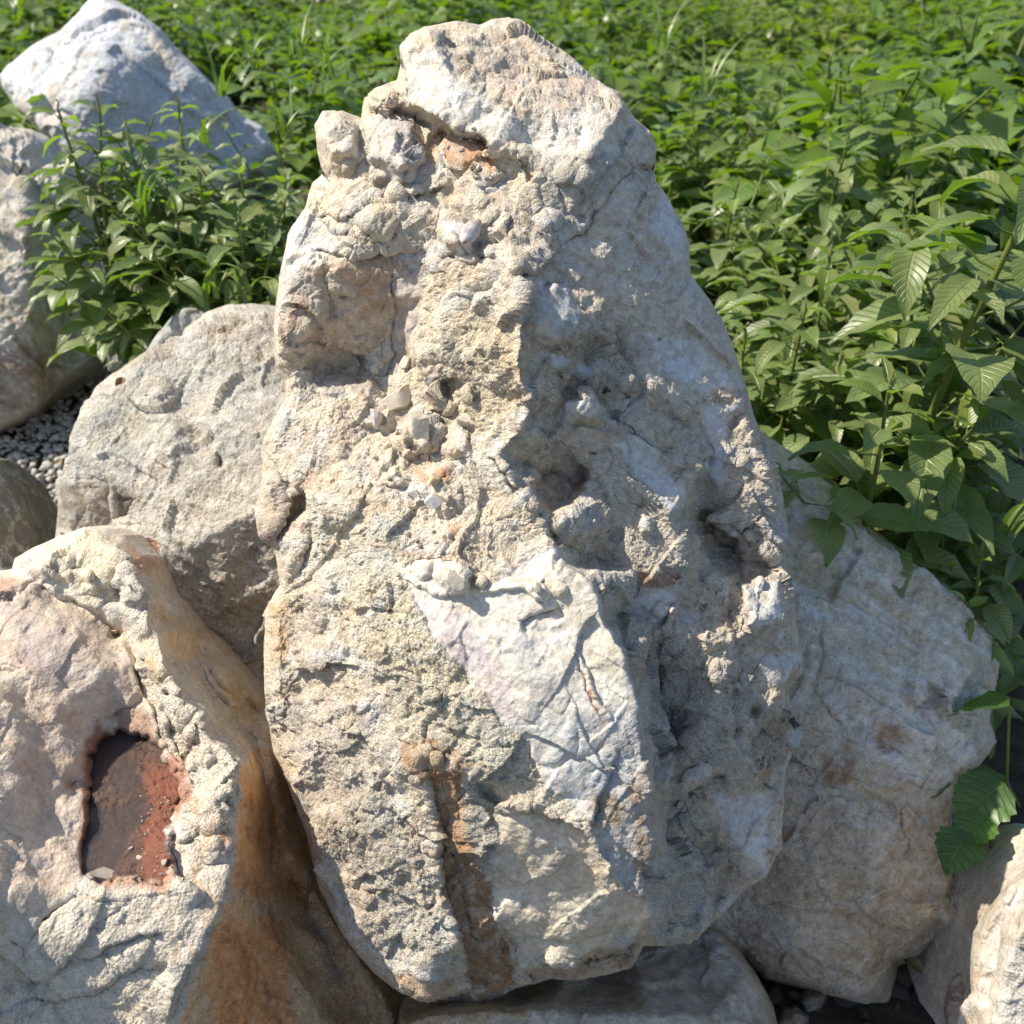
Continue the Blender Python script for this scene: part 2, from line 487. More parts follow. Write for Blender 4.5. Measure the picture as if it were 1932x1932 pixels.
# ------------------------------------------------------------------ the great standing boulder
STONE = srgb(224, 213, 195); WHITE = srgb(236, 232, 225); BLUEW = srgb(216, 219, 222); CREAM = srgb(230, 216, 188)
MAUVE = srgb(198, 184, 182); PINK = srgb(212, 182, 160); RUST = srgb(164, 122, 98); ORANGE = srgb(196, 130, 70)
GREY = srgb(160, 156, 148); TAN_ = srgb(176, 154, 122); BROWN = srgb(120, 86, 60); DARK = srgb(104, 92, 78); YELL = srgb(204, 188, 148)
DRED = srgb(96, 44, 34)

rock_mat = rock_material("granular_rock")
puddle_mat = rock_material('stained_rock', fine=300.0, bump=1.0, rough=.8)
smooth_mat = rock_material("weathered_rock", fine=260.0, bump=1.0, rough=.8, veins=.55)

OUT_MAIN = [(771, 65), (800, 50), (827, 46), (864, 39), (905, 46), (928, 36), (961, 33), (984, 44), (1012, 65), (1067, 102), (1123, 148),
    (1169, 174), (1197, 222), (1229, 250), (1239, 278), (1236, 305), (1233, 318), (1238, 344), (1257, 370), (1290, 426), (1301, 463), (1302, 518),
    (1341, 569), (1366, 612), (1390, 670), (1406, 722), (1421, 777), (1440, 828), (1461, 882), (1476, 940), (1487, 1010), (1481, 1058), (1495, 1100),
    (1500, 1170), (1510, 1214), (1514, 1262), (1486, 1300), (1489, 1345), (1513, 1372), (1497, 1410), (1483, 1452), (1477, 1512), (1471, 1595), (1447, 1654), (1399, 1684),
    (1364, 1726), (1322, 1762), (1304, 1782), (1260, 1786), (1215, 1785), (1191, 1827), (1140, 1840), (1090, 1851), (1042, 1846), (971, 1863), (930, 1890), (902, 1904), (870, 1893),
    (804, 1887), (756, 1875), (703, 1833), (649, 1768), (602, 1678), (578, 1571), (545, 1482), (516, 1420), (506, 1350), (500, 1303), (499, 1220), (500, 1162),
    (520, 1122), (531, 1105), (527, 1080), (519, 1037), (488, 1012), (481, 971), (486, 935), (495, 903), (497, 860), (500, 830), (514, 796), (540, 752), (540, 716), (521, 690), (517, 640),
    (520, 590), (527, 530), (544, 444), (560, 415), (577, 393), (590, 347), (611, 329), (600, 287), (594, 236), (609, 210), (646, 209), (683, 225), (688, 185),
    (706, 169), (748, 150), (756, 120), (753, 88)]

def great_boulder():
    R = Relief(OUT_MAIN, 1.6, 3)
    pts = [  # capstone top face
        (930, 50, -20), (840, 55, -17), (1010, 110, -15), (1090, 150, -12), (790, 84, -12), (1130, 185, -9), (990, 160, -9),
        (770, 130, -9), (770, 190, -8), (900, 230, -3), (1000, 270, -2), (1100, 300, 1), (1180, 270, -3), (1222, 280, -7), (1150, 350, 1), (1070, 400, 1), (1040, 330, 1),
        # upper left stones and ledge
        (630, 240, -13), (620, 300, -14), (740, 250, -9), (740, 310, -6), (800, 270, -9), (880, 270, -8), (900, 320, -2), (960, 330, 0), (860, 330, -4),
        (720, 200, -15),
        # shoulder
        (610, 370, -12), (660, 350, -9), (590, 430, -12), (680, 420, -5), (760, 390, -3), (850, 420, 0), (950, 400, 1), (1010, 430, 1), (900, 470, 1),
        # left hollow
        (560, 500, -11), (560, 640, -11), (640, 500, -6), (640, 600, -12), (640, 690, -16), (700, 560, -9), (730, 640, -16), (760, 520, -6), (790, 560, -5), (775, 640, -9), (720, 730, -15), (560, 700, -14),
        # nose left flank
        (870, 580, 2), (850, 650, 0), (890, 640, 3), (900, 720, 2), (880, 800, 0), (840, 730, -5), (930, 560, 4),
        # nose right
        (1060, 540, 3), (1090, 620, 4), (1080, 700, 3), (1120, 780, 2), (1050, 820, 2), (1150, 560, -1), (1200, 640, -4), (1180, 740, 0), (1220, 820, 0),
        (1140, 480, 0), (1220, 460, -3), (1250, 400, -5), (1280, 520, -7), (1300, 620, -6), (1340, 720, -8), (1250, 560, -4), (1290, 800, -6), (1380, 820, -9), (1330, 880, -8),
        # eye cavity
        (1000, 890, 0), (1040, 900, -1), (1100, 880, -1), (1120, 860, 0),
        # left ledge
        (560, 780, -12), (520, 860, -13), (620, 800, -9), (700, 810, -10), (780, 780, -9), (740, 860, -4), (820, 870, -1), (650, 880, -5), (560, 900, -9),
        (510, 960, -14), (560, 1010, -9), (620, 950, -2), (700, 960, 3), (800, 960, 3), (880, 900, 3), (940, 940, 6), (640, 1050, 0), (560, 1080, -8),
        # belly
        (740, 1040, 6), (860, 1040, 8), (940, 1040, 8), (600, 1140, -1), (540, 1160, -10), (700, 1140, 6), (780, 1120, 9), (650, 1250, 3), (560, 1280, -5), (750, 1250, 9), (850, 1200, 12),
        (540, 1380, -7), (620, 1380, 2), (700, 1380, 7), (860, 1330, 13), (960, 1200, 13.5), (1000, 1300, 15), (1080, 1350, 15), (950, 1420, 14.5), (1060, 1470, 15), (1140, 1460, 14.5), (1100, 1250, 14),
        (1040, 1100, 11.5),
        # lower left flank
        (610, 1500, 0), (700, 1500, 6), (770, 1500, 9), (650, 1650, 1), (720, 1650, 5), (790, 1650, 8), (740, 1780, 4), (820, 1800, 7), (800, 1870, 4),
        # lower facet
        (940, 1500, 10.5), (930, 1600, 9), (1020, 1640, 9.5), (1120, 1660, 11), (960, 1720, 5.5), (1080, 1740, 7), (1180, 1740, 8), (1000, 1800, 1), (1120, 1810, 1), (1190, 1800, 1),
        (905, 1880, -7),
        # right flank
        (1150, 930, 1), (1200, 900, 1), (1260, 950, 0), (1150, 1000, 1), (1120, 1060, 0), (1200, 1080, 2), (1280, 1060, 1), (1180, 1160, 1), (1250, 1180, 0), (1300, 1150, -2),
        (1230, 1250, -3), (1260, 1350, -3), (1300, 1280, -2), (1340, 1340, 1), (1280, 1440, 1), (1360, 1220, -2), (1380, 1120, -3), (1440, 1160, -1), (1460, 1240, -5),
        (1400, 980, -9), (1440, 920, -9), (1350, 1010, -12), (1450, 1040, -9), (1400, 1060, -10), (1420, 1350, -3), (1390, 1430, -2), (1460, 1400, -7), (1450, 1500, -8),
        (1250, 1540, -2), (1275, 1650, -1), (1290, 1740, -3), (1370, 1530, -5), (1350, 1640, -9), (1400, 1620, -6), (1440, 1600, -9), (1350, 1700, -12)]
    ridges = [
        [(771, 79, -9), (820, 96, -6), (852, 142, -4), (912, 180, -3), (961, 191, -2), (1024, 215, -1), (1073, 201, -1), (1108, 212, -1), (1153, 187, -4)],
        [(966, 509, 8), (989, 560, 9), (989, 611, 9), (984, 694, 9), (1003, 787, 7), (960, 830, 6), (938, 860, 6), (985, 935, 8), (1030, 1000, 9), (1048, 1060, 11), (1100, 1090, 12),
         (1140, 1160, 13.5), (1180, 1235, 15), (1196, 1300, 15), (1212, 1400, 15), (1222, 1500, 14.5), (1225, 1640, 12.5), (1222, 1760, 8)],
        [(870, 440, 2), (905, 500, 3), (858, 540, 1), (830, 590, -2), (805, 650, -5), (795, 700, -7)],
        [(790, 1415, 11), (840, 1430, 12.5), (900, 1448, 13), (985, 1530, 14), (1060, 1545, 14.5), (1112, 1575, 15), (1180, 1680, 13.5), (1222, 1705, 12)],
        [(985, 300, 1), (1000, 350, 2), (1040, 440, 2)],
        [(762, 150, -8), (775, 195, -6), (834, 216, -3), (862, 238, -2), (905, 248, -1), (942, 284, 0)],
        [(762, 218, -14), (826, 238, -11), (858, 258, -10), (898, 270, -8), (926, 298, -4)],
        [(1169, 178, -4), (1165, 230, 0), (1120, 290, 3), (1100, 340, 3)], [(1197, 225, -9), (1190, 260, -3), (1180, 315, -4)]]
    R.base(pts, ridges, soft=2.6, edge=-1.6, gain=1.2)
    # ---- big breaks
    R.step_([(1190, 322), (1171, 341), (1125, 391), (1101, 436), (1059, 461)], 30, 0.2, back=.9)
    R.step_([(778, 200), (834, 222), (862, 243), (905, 254), (936, 289)], 26, -.4, back=-2.2)
    for l, w, a in [([(785, 203), (834, 224), (862, 247), (905, 256), (936, 289)], 4, -1.8), ([(980, 294), (996, 327), (1013, 366), (1031, 405), (1041, 440), (1059, 461)], 3.2, -1.7),
                    ([(1059, 461), (1101, 436), (1125, 391), (1171, 341), (1192, 322), (1232, 326)], 3.0, -1.3),
                    ([(1190, 320), (1210, 321), (1240, 323)], 7, -4.5),
                    ([(862, 440), (876, 470), (884, 482)], 2.5, -1.0), ([(915, 866), (935, 876), (958, 905), (985, 935), (1005, 962), (1030, 985)], 3.0, -2.2),
                    ([(1030, 985), (1045, 1010), (1066, 1035)], 5, -3.0), ([(1069, 1215), (1082, 1236), (1110, 1290), (1142, 1365)], 2.6, -.8),
                    ([(994, 1410), (1005, 1430), (1018, 1470)], 2.6, -.9), ([(1300, 520), (1280, 560), (1250, 575)], 3, -.8), ([(1352, 680), (1390, 700)], 4, -.6)]:
        R.groove(l, w, a)
    # right flank falls away steeply from the front ridge
    R.step_([(1030, 990), (1066, 1035), (1105, 1085), (1145, 1160), (1184, 1235), (1198, 1300), (1214, 1400), (1226, 1500), (1228, 1640), (1224, 1780)], 34, .6, back=2.2, taper=.06)
    R.step_([(966, 505), (990, 560), (990, 611), (986, 694), (1003, 787), (990, 830)], 30, .5, back=1.6)
    # eye cavity lip
    R.step_([(985, 915), (1012, 945), (1040, 966), (1062, 950), (1085, 934), (1122, 900)], 40, 0.6, back=5.5, taper=.08)
    # undercut of the nose tip and brows
    R.step_([(968, 507), (940, 535), (905, 560), (890, 585)], 16, -1.2, back=-1.8)
    R.step_([(856, 480), (900, 492), (940, 480)], 14, -.8, back=-.8)
    # left hollow: sharp wall on its right, ledges above
    R.step_([(800, 500), (808, 560), (790, 620), (762, 700), (740, 730)], 20, -.8, back=-.5)
    R.step_([(736, 520), (742, 590), (738, 660), (722, 720)], 14, .5, back=.8)
    R.blob(640, 670, 70, 50, -2.5, 0, 2)
    R.step_([(575, 470), (650, 478), (700, 480), (760, 470), (800, 470)], 20, -1.6, back=0)
    R.blob(575, 560, 42, 95, 2.5, 8, 3)
    # shoulder ledges
    R.step_([(600, 400), (650, 410), (700, 380), (740, 372), (806, 360), (860, 350)], 24, -1.2, back=-1.0)
    R.blob(728, 352, 26, 22, -3.2, 0, 2)
    R.stone(640, 262, 46, 5.0, 3, 5, 1.2, 10); R.stone(650, 300, 40, 3.5, 4, 5, 1.0, 40); R.stone(746, 268, 50, 5.0, 5, 5, 1.25, -20, (.3, .2)); R.stone(764, 318, 34, 3.0, 9, 6, 1, 20)
    R.stone(722, 190, 34, 4.5, 7, 5, 1.2, -15); R.stone(880, 290, 48, 3.0, 8, 6, .8, 10); R.stone(925, 325, 30, 2.0, 10, 5, .7, -20); R.stone(830, 232, 20, 2.2, 12, 5)
    R.stone(866, 446, 36, 2.6, 6, 4, 1.1, 5, (0, .3)); R.stone(715, 425, 30, 2.2, 14, 5, .8, 30); R.stone(1035, 420, 22, 1.8, 15, 5); R.stone(640, 420, 34, 1.8, 16, 5, .6, 20)
    # fragments stuck in the ledge
    for (x, y, r, a, sd, asp) in [(805, 815, 44, 3.6, 22, 1.1), (862, 842, 34, 2.6, 23, .9), (785, 842, 26, 2.0, 24, 1), (700, 770, 36, 3.0, 25, 1.7), (830, 905, 44, 2.2, 26, .6), (842, 945, 30, 2.0, 27, 1),
                                  (790, 935, 36, 1.6, 28, .8), (745, 905, 26, 1.4, 29, .7), (840, 765, 28, 1.8, 30, .8), (880, 745, 20, 1.6, 31, .8)]:
        R.stone(x, y, r, a, sd, 5, asp, sd * 13)
    # overlapping lobes at the left
    R.step_([(700, 868), (640, 880), (596, 910), (572, 960), (560, 1010), (535, 1100)], 30, -.6, back=-2.4)
    R.blob(512, 960, 34, 70, 3.0, 5, 3); R.blob(552, 1040, 34, 82, 2.4, 10, 3)
    R.groove([(585, 905), (560, 950), (548, 975), (530, 1010), (525, 1050)], 6, -3.2)
    R.groove([(585, 1020), (570, 1070), (552, 1115), (540, 1120)], 6, -2.2)
    R.blob(630, 960, 62, 44, 2.2, -20, 3)
    R.groove([(665, 1000), (640, 1040), (610, 1060)], 12, -1.2)
    # flat scaled slab: step all round its upper edge
    slab = [(755, 1080), (780, 1060), (830, 1060), (900, 1110), (960, 1090), (1010, 1050), (1045, 1030), (1105, 1090), (1145, 1160), (1182, 1236), (1196, 1300), (1212, 1400), (1200, 1500), (1110, 1540), (1030, 1480), (985, 1400), (930, 1330), (880, 1270), (820, 1200)]
    m = R.poly(slab, 4)
    R.slab = m; rr0 = random.Random(12)
    R.h -= .2 * m
    R.step_([(755, 1085), (830, 1125), (905, 1110), (960, 1120), (1010, 1105), (1040, 1080)][::-1], 14, 1.2, back=0)
    R.stone(858, 1090, 46, 2.2, 41, 6, .62, 20); R.stone(800, 1076, 26, 1.4, 42, 5, .6); R.stone(1015, 1115, 22, 1.6, 43, 5, .8); R.stone(1057, 1117, 15, 1.3, 44, 5, 1); R.stone(905, 1096, 20, 1.3, 45, 5, .6, 40)
    # scoop
    R.step_([(975, 1172), (1010, 1156), (1058, 1146), (1072, 1166)], 26, -1.7, back=.3, taper=.1)
    R.groove([(975, 1180), (1020, 1192), (1070, 1186)], 10, -.5)
    for k in range(46):
        x, y = rr0.uniform(800, 1190), rr0.uniform(1100, 1540)
        if m[int((y - R.y0) / R.step), int((x - R.x0) / R.step)] < .5: continue
        a_ = rr0.uniform(0, 6.28); l_ = rr0.uniform(10, 30); R.step_([(x, y), (x + l_ * math.cos(a_), y + l_ * math.sin(a_)), (x + l_ * 1.7 * math.cos(a_ + .6), y + l_ * 1.7 * math.sin(a_ + .6))], rr0.uniform(6, 14), rr0.uniform(-.22, .1), back=.06, taper=.3)
    for l, a in [([(948, 1210), (950, 1235), (972, 1236)], -.8), ([(1000, 1440), (1050, 1452), (1085, 1435), (1142, 1405)], -.7), ([(1085, 1360), (1092, 1400), (1088, 1470)], -.5), ([(930, 1275), (960, 1290), (990, 1310)], -.7),
                 ([(1010, 1330), (1030, 1365), (1060, 1380), (1070, 1350)], -.5), ([(1040, 1520), (1080, 1500), (1120, 1510)], -.7), ([(1110, 1460), (1150, 1440), (1165, 1480)], -.6)]:
        R.groove(l, 6, a * .45)
    R.step_([(1000, 1440), (1060, 1450), (1142, 1402)], 12, -.35, back=.15); R.step_([(1010, 1326), (1060, 1340), (1080, 1300)], 16, -.3, back=.1)
    R.step_([(1075, 1212), (1110, 1262), (1130, 1310), (1160, 1372)], 14, .6, back=.4)
    # corner plane at the right of the slab
    R.step_([(1128, 1500), (1118, 1560), (1180, 1690)], 30, .3, back=.6)
    R.step_([(1165, 1400), (1135, 1480), (1118, 1560)], 30, .3, back=.8)
    # brown vein cleft
    R.step_([(792, 1412), (806, 1480), (822, 1560), (836, 1650), (852, 1740), (884, 1830), (900, 1880)], 20, 1.2, back=1.7, taper=.05)
    R.groove([(835, 1440), (850, 1540), (868, 1640), (895, 1740), (925, 1840)], 30, -1.5)
    R.groove([(838, 1460), (850, 1560), (862, 1660)], 6, -1.0); R.groove([(870, 1650), (888, 1740), (915, 1830)], 6, -.9)
    R.step_([(872, 1460), (884, 1560), (905, 1640), (940, 1730), (975, 1830)][::-1], 12, 1.0, back=0)
    for (x, y, r) in [(783, 1436, 18), (805, 1416, 14), (812, 1446, 13), (785, 1470, 14), (828, 1428, 12)]:
        R.stone(x, y, r * .8, .9, int(x), 5)
    # underside facet: dragged scales
    R.step_([(885, 1460), (960, 1530), (1005, 1530), (1060, 1548), (1112, 1580), (1180, 1680), (1224, 1705)], 22, -.8, back=-1.2, taper=.03)
    for k in range(7):
        R.step_([(950 + k * 6, 1560 + k * 26), (1010, 1600 + k * 22), (1110, 1650 + k * 14), (1205, 1700 + k * 7)], 9, -.22, back=.12)
    R.step_([(948, 1738), (1000, 1752), (1080, 1762), (1205, 1745)], 20, -1.4, back=0); R.groove([(952, 1740), (965, 1765), (985, 1795)], 5, -.9)
    R.step_([(975, 1835), (1060, 1808), (1130, 1806), (1215, 1780)], 26, -3.0, back=0)
    R.poly_ = None
    # right flank: knobs, holes and ribs
    R.blob(1060, 590, 62, 62, 2.2, 0, 3); R.step_([(1130, 560), (1150, 620), (1165, 680), (1195, 735)], 26, .6, back=1.4)
    R.stone(1105, 772, 40, 3.2, 51, 5, .8, 10); R.stone(1050, 690, 26, 1.2, 52, 5, .7); R.stone(1080, 705, 22, 1.1, 53, 5, .7); R.blob(980, 520, 18, 14, -1.6); R.blob(1030, 540, 12, 8, -1.4)
    R.step_([(1100, 720), (1160, 790), (1220, 850), (1290, 880), (1320, 905)], 26, .9, back=1.6)
    R.step_([(1170, 640), (1230, 700), (1290, 760), (1330, 840), (1340, 900)], 30, .8, back=1.6)
    R.step_([(1380, 700), (1330, 640), (1290, 600)], 30, 1.0, back=.8)
    R.step_([(1310, 880), (1308, 940), (1312, 1010), (1308, 1060), (1326, 1100)], 24, 1.6, back=3.4)
    R.blob(1335, 985, 22, 24, -3.0, 0, 2); R.step_([(1318, 975), (1330, 963), (1352, 985), (1372, 1010), (1395, 1015)][::-1], 22, 2.6, back=3.4)
    R.blob(1365, 1050, 44, 40, -3.2, 0, 2); R.step_([(1362, 930), (1378, 990), (1400, 1015)], 14, 1.0, back=1)
    R.step_([(1400, 1012), (1440, 1040), (1466, 1078)][::-1], 20, 1.6, back=1.4)
    R.step_([(1398, 1100), (1440, 1093), (1476, 1092)], 30, 2.2, back=1.0); R.step_([(1398, 1095), (1404, 1150), (1420, 1190)][::-1], 26, 1.6, back=1.4)
    R.step_([(1270, 1130), (1260, 1180), (1235, 1190), (1215, 1260), (1212, 1330)], 24, -1.0, back=-1.8)
    R.blob(1232, 1290, 30, 50, -1.4, 0, 2); R.blob(1262, 1360, 40, 40, -2.0)
    R.step_([(1225, 1480), (1262, 1502), (1300, 1492), (1340, 1460), (1372, 1448)], 26, -4.0, back=-1.2, taper=.06)
    R.blob(1260, 1530, 46, 24, -1.2, 0, 2)
    R.step_([(1315, 1558), (1322, 1620), (1330, 1700), (1322, 1770)], 20, .8, back=2.0); R.blob(1340, 1600, 16, 44, -1.0)
    R.step_([(1365, 1100), (1372, 1160), (1385, 1250), (1378, 1330), (1392, 1390)], 20, .4, back=1.6); R.blob(1378, 1370, 14, 22, -1.4)
    R.stone(1310, 1470, 34, 2.0, 63, 5, .6, -20); R.stone(1360, 1270, 24, 1.6, 64, 5, 1.2)
    R.stone(1250, 1150, 22, 1.4, 65, 5, .6); R.stone(1218, 990, 16, 1.0, 66, 5, 1.5); R.stone(1340, 1200, 30, 1.4, 67); R.stone(1425, 1180, 22, 1.2, 68)
    for (x, y, r, a) in [(1296, 833, 8, -2.2), (1140, 735, 7, -1.6), (1392, 795, 22, -1.6), (1180, 745, 7, -1.4), (1280, 1085, 8, -1.2), (1430, 1340, 12, -2.4), (1470, 1350, 8, -2), (1160, 1010, 18, -1.6),
                         (740, 520, 5, -.8), (410, 870, 5, -1), (1240, 640, 6, -1), (1110, 850, 10, -1.2), (1170, 880, 8, -1.2), (1075, 735, 8, -1)]:
        R.blob(x, y, r, r * .8, a)
    rr = random.Random(4)
    for k in range(150):   # crumbs and pits over the crust
        x, y = rr.uniform(500, 1500), rr.uniform(330, 1800)
        if m[int(np.clip((y - R.y0) / R.step, 0, R.ny - 1)), int(np.clip((x - R.x0) / R.step, 0, R.nx - 1))] > .3: continue
        r = rr.uniform(7, 20)
        if x > 1180 or rr.random() < .6: R.stone(x, y, r, r * rr.uniform(.02, .055), k + 100, 5, rr.uniform(.6, 1.2), rr.uniform(0, 180))
        else: R.blob(x, y, r * .7, r * .5, -r * .05)

    # ---- colours
    P = Paint(R, STONE)
    P.g[:] = .9
    P.mottle(1 / 90, CREAM, .55, 1); P.mottle(1 / 60, BLUEW, .5, 2, .05, .5); P.mottle(1 / 30, TAN_, .30, 3, .1, .7); P.mottle(1 / 14, WHITE, .35, 4, .1, .5); P.mottle(1 / 45, PINK, .35, 5, .2, .7)
    P.patch([(860, 100), (960, 60), (1160, 180), (1150, 200), (1000, 200), (900, 160)], srgb(218, 200, 184), .7, 14, seed=1, grain=.85)
    P.patch([(755, 80), (830, 100), (900, 180), (1000, 215), (1110, 215), (1190, 215), (1235, 290), (1180, 330), (1040, 300), (930, 270), (830, 220), (760, 200)], WHITE, .75, 14, seed=2, grain=.45)
    P.patch([(1000, 300), (1180, 310), (1240, 340), (1300, 460), (1400, 720), (1260, 780), (1160, 600), (1060, 480)], srgb(222, 220, 214), .55, 30, seed=61, grain=.5)
    P.patch([(1000, 300), (1180, 300), (1150, 360), (1060, 440)], srgb(186, 182, 172), .6, 20, seed=3, grain=.8)
    P.patch([(845, 260), (900, 250), (950, 290), (930, 330), (850, 320)], srgb(204, 150, 104), .75, 12, seed=4); P.streak([(860, 270), (890, 280)], 12, RUST, .7, 1)
    P.patch([(690, 225), (790, 225), (800, 330), (730, 350)], srgb(190, 188, 190), .7, 10, seed=5, grain=.4)
    P.patch([(600, 215), (680, 225), (680, 320), (615, 325)], srgb(218, 210, 192), .6, 10, seed=6, grain=.5)
    P.patch([(540, 440), (590, 400), (650, 420), (640, 480), (560, 560), (530, 620)], BLUEW, .6, 16, seed=7, grain=.5)
    P.patch([(545, 520), (600, 480), (740, 480), (760, 600), (700, 680), (560, 690), (530, 620)], srgb(206, 186, 164), .65, 16, seed=8, grain=.55)
    P.patch([(660, 520), (740, 500), (745, 590), (690, 590)], RUST, .55, 16, seed=9); P.patch([(545, 560), (580, 560), (570, 620), (540, 640)], srgb(150, 116, 100), .6, 12, seed=10); P.patch([(600, 505), (760, 480), (770, 500), (700, 520)], srgb(190, 150, 116), .6, 10, seed=11)
    P.patch([(740, 500), (790, 500), (800, 600), (760, 700), (735, 720)], srgb(176, 166, 164), .8, 6, seed=12, grain=.2)
    P.patch([(560, 680), (700, 680), (720, 740), (600, 750)], srgb(172, 162, 146), .7, 20, seed=13, grain=.6)
    P.patch([(845, 420), (905, 425), (905, 470), (890, 490), (860, 480)], srgb(206, 200, 202), .9, 4, seed=14, grain=.15)
    P.patch([(820, 640), (900, 560), (985, 620), (980, 760), (900, 830), (800, 780), (830, 720)], srgb(226, 212, 182), .6, 22, seed=15, grain=1.35)
    P.patch([(860, 600), (940, 560), (980, 700), (900, 700)], YELL, .2, 22, seed=16)
    P.patch([(1000, 530), (1060, 530), (1100, 570), (1090, 630), (1030, 640), (990, 600)], srgb(200, 202, 204), .85, 7, seed=17, grain=.2)
    P.patch([(1040, 640), (1180, 620), (1200, 740), (1120, 780), (1040, 740)], srgb(200, 186, 164), .55, 20, seed=18, grain=1.3)
    for q in [[(1040, 672), (1070, 672), (1080, 690), (1050, 695)], [(1085, 680), (1125, 685), (1120, 705), (1090, 700)], [(1070, 760), (1110, 745), (1150, 770), (1110, 800), (1075, 790)], [(1220, 630), (1330, 650), (1400, 730), (1320, 740), (1240, 700)],
              [(1320, 770), (1400, 760), (1360, 860), (1370, 920), (1310, 900), (1340, 850)], [(1150, 830), (1210, 820), (1290, 940), (1260, 960)], [(1205, 975), (1235, 980), (1225, 1005), (1210, 1000)], [(1190, 1130), (1280, 1100), (1260, 1180), (1200, 1170)], [(1400, 1100), (1470, 1100), (1480, 1170), (1420, 1180)],
              [(1420, 1230), (1500, 1230), (1480, 1300), (1440, 1280)], [(1340, 1500), (1450, 1490), (1440, 1640), (1380, 1600)], [(1250, 350), (1290, 440), (1290, 520), (1220, 430)], [(1290, 1455), (1330, 1440), (1320, 1480), (1285, 1490)]]:
        P.patch(q, srgb(226, 229, 233), .85, 8, seed=len(q) + int(q[0][0]), grain=.25, amt=.6)
    P.patch([(1000, 880), (1110, 870), (1120, 920), (1060, 950), (1010, 945)], srgb(150, 124, 98), .9, 12, seed=20, grain=.4); P.streak([(1075, 910), (1110, 905)], 14, RUST, .8, 2); P.streak([(1070, 880), (1080, 890)], 10, RUST, .7, 3)
    P.patch([(1315, 960), (1390, 1010), (1440, 1060), (1470, 1090), (1390, 1110), (1340, 1080), (1315, 1020)], srgb(140, 116, 90), .8, 10, seed=21, grain=.3)
    P.patch([(1200, 1078), (1285, 1072), (1290, 1090), (1240, 1106), (1205, 1115)], srgb(170, 112, 80), .95, 4, seed=22, grain=.5, amt=.4)
    P.patch([(1180, 1170), (1300, 1200), (1400, 1300), (1340, 1440), (1230, 1480), (1190, 1300)], srgb(192, 190, 184), .6, 30, seed=23, grain=1.3)
    P.patch([(1230, 1500), (1320, 1500), (1320, 1780), (1230, 1780)], srgb(194, 191, 184), .7, 16, seed=24, grain=1.1)
    P.patch([(1380, 1230), (1440, 1240), (1400, 1420), (1370, 1440)], srgb(196, 184, 178), .6, 12, seed=31)
    P.patch([(1430, 1340), (1500, 1350), (1470, 1450), (1440, 1500), (1420, 1440)], srgb(168, 144, 112), .7, 12, seed=25)
    P.patch([(485, 900), (540, 900), (560, 1000), (530, 1060), (480, 1000)], srgb(178, 162, 146), .6, 12, seed=26, grain=.7); P.streak([(500, 1000), (520, 1030)], 14, srgb(110, 82, 76), .8, 4); P.streak([(590, 905), (560, 950)], 10, srgb(170, 130, 116), .7, 5)
    P.patch([(780, 895), (850, 890), (855, 915), (800, 925)], srgb(200, 150, 112), .8, 8, seed=27); P.streak([(720, 955), (735, 960)], 9, RUST, .7, 6); P.streak([(830, 1030), (870, 990), (860, 1000)], 9, srgb(204, 156, 116), .8, 7); P.patch([(760, 860), (880, 830), (870, 880), (780, 900)], srgb(206, 178, 150), .5, 14, seed=28)
    P.patch([(620, 1020), (760, 980), (800, 1060), (700, 1120), (620, 1100)], srgb(210, 210, 196), .5, 24, seed=29, grain=1.1)
    P.patch([(700, 1100), (780, 1120), (900, 1290), (850, 1330), (700, 1230)], srgb(226, 214, 182), .6, 24, seed=30, grain=1.35)
    P.patch([(700, 1250), (900, 1300), (1040, 1480), (980, 1510), (760, 1380)], srgb(204, 202, 184), .6, 24, seed=32, grain=1.35)
    P.patch([(505, 1140), (620, 1100), (640, 1300), (700, 1500), (740, 1800), (640, 1720), (510, 1380)], srgb(204, 190, 174), .65, 30, seed=33, grain=1.1)
    P.patch([(505, 1150), (545, 1130), (540, 1250), (505, 1260)], srgb(214, 180, 136), .7, 10, seed=34)
    P.patch([(640, 1200), (700, 1400), (800, 1600), (850, 1800), (740, 1800), (640, 1500)], srgb(198, 194, 180), .6, 30, seed=35, grain=1.35)
    P.patch([(700, 1800), (850, 1850), (900, 1890), (800, 1885)], srgb(206, 172, 132), .7, 14, seed=36)
    mm = R.slab * 1.0; P.mix(mm, srgb(226, 221, 212), .85); P.g = P.g * (1 - mm) + .16 * mm
    P.patch([(770, 1120), (880, 1160), (950, 1260), (1000, 1400), (930, 1330), (850, 1240)], srgb(220, 206, 207), .8, 16, seed=37)
    P.patch([(940, 1100), (1080, 1060), (1180, 1240), (1190, 1300), (1090, 1220), (1060, 1130)], srgb(214, 206, 186), .7, 12, seed=38)
    P.patch([(1000, 1350), (1180, 1330), (1200, 1480), (1080, 1530), (1020, 1440)], srgb(200, 204, 206), .7, 18, seed=39)
    P.patch([(1110, 1490), (1210, 1300), (1226, 1640), (1180, 1690), (1110, 1560)], srgb(186, 190, 194), .8, 10, seed=40, grain=.4)
    P.patch([(1110, 1480), (1170, 1500), (1180, 1560), (1120, 1570)], srgb(160, 136, 108), .8, 16, seed=41); P.patch([(1180, 1470), (1215, 1450), (1225, 1660), (1205, 1680)], srgb(168, 140, 110), .75, 14, seed=42)
    P.streak([(1108, 1270), (1142, 1370)], 4.5, ORANGE, .95, 8); P.streak([(690, 1030), (820, 1060), (860, 1062)], 10, srgb(190, 150, 120), .6, 9)
    P.patch([(880, 1460), (960, 1520), (950, 1570), (920, 1640), (890, 1640)], srgb(186, 182, 168), .8, 8, seed=43, grain=1.0)
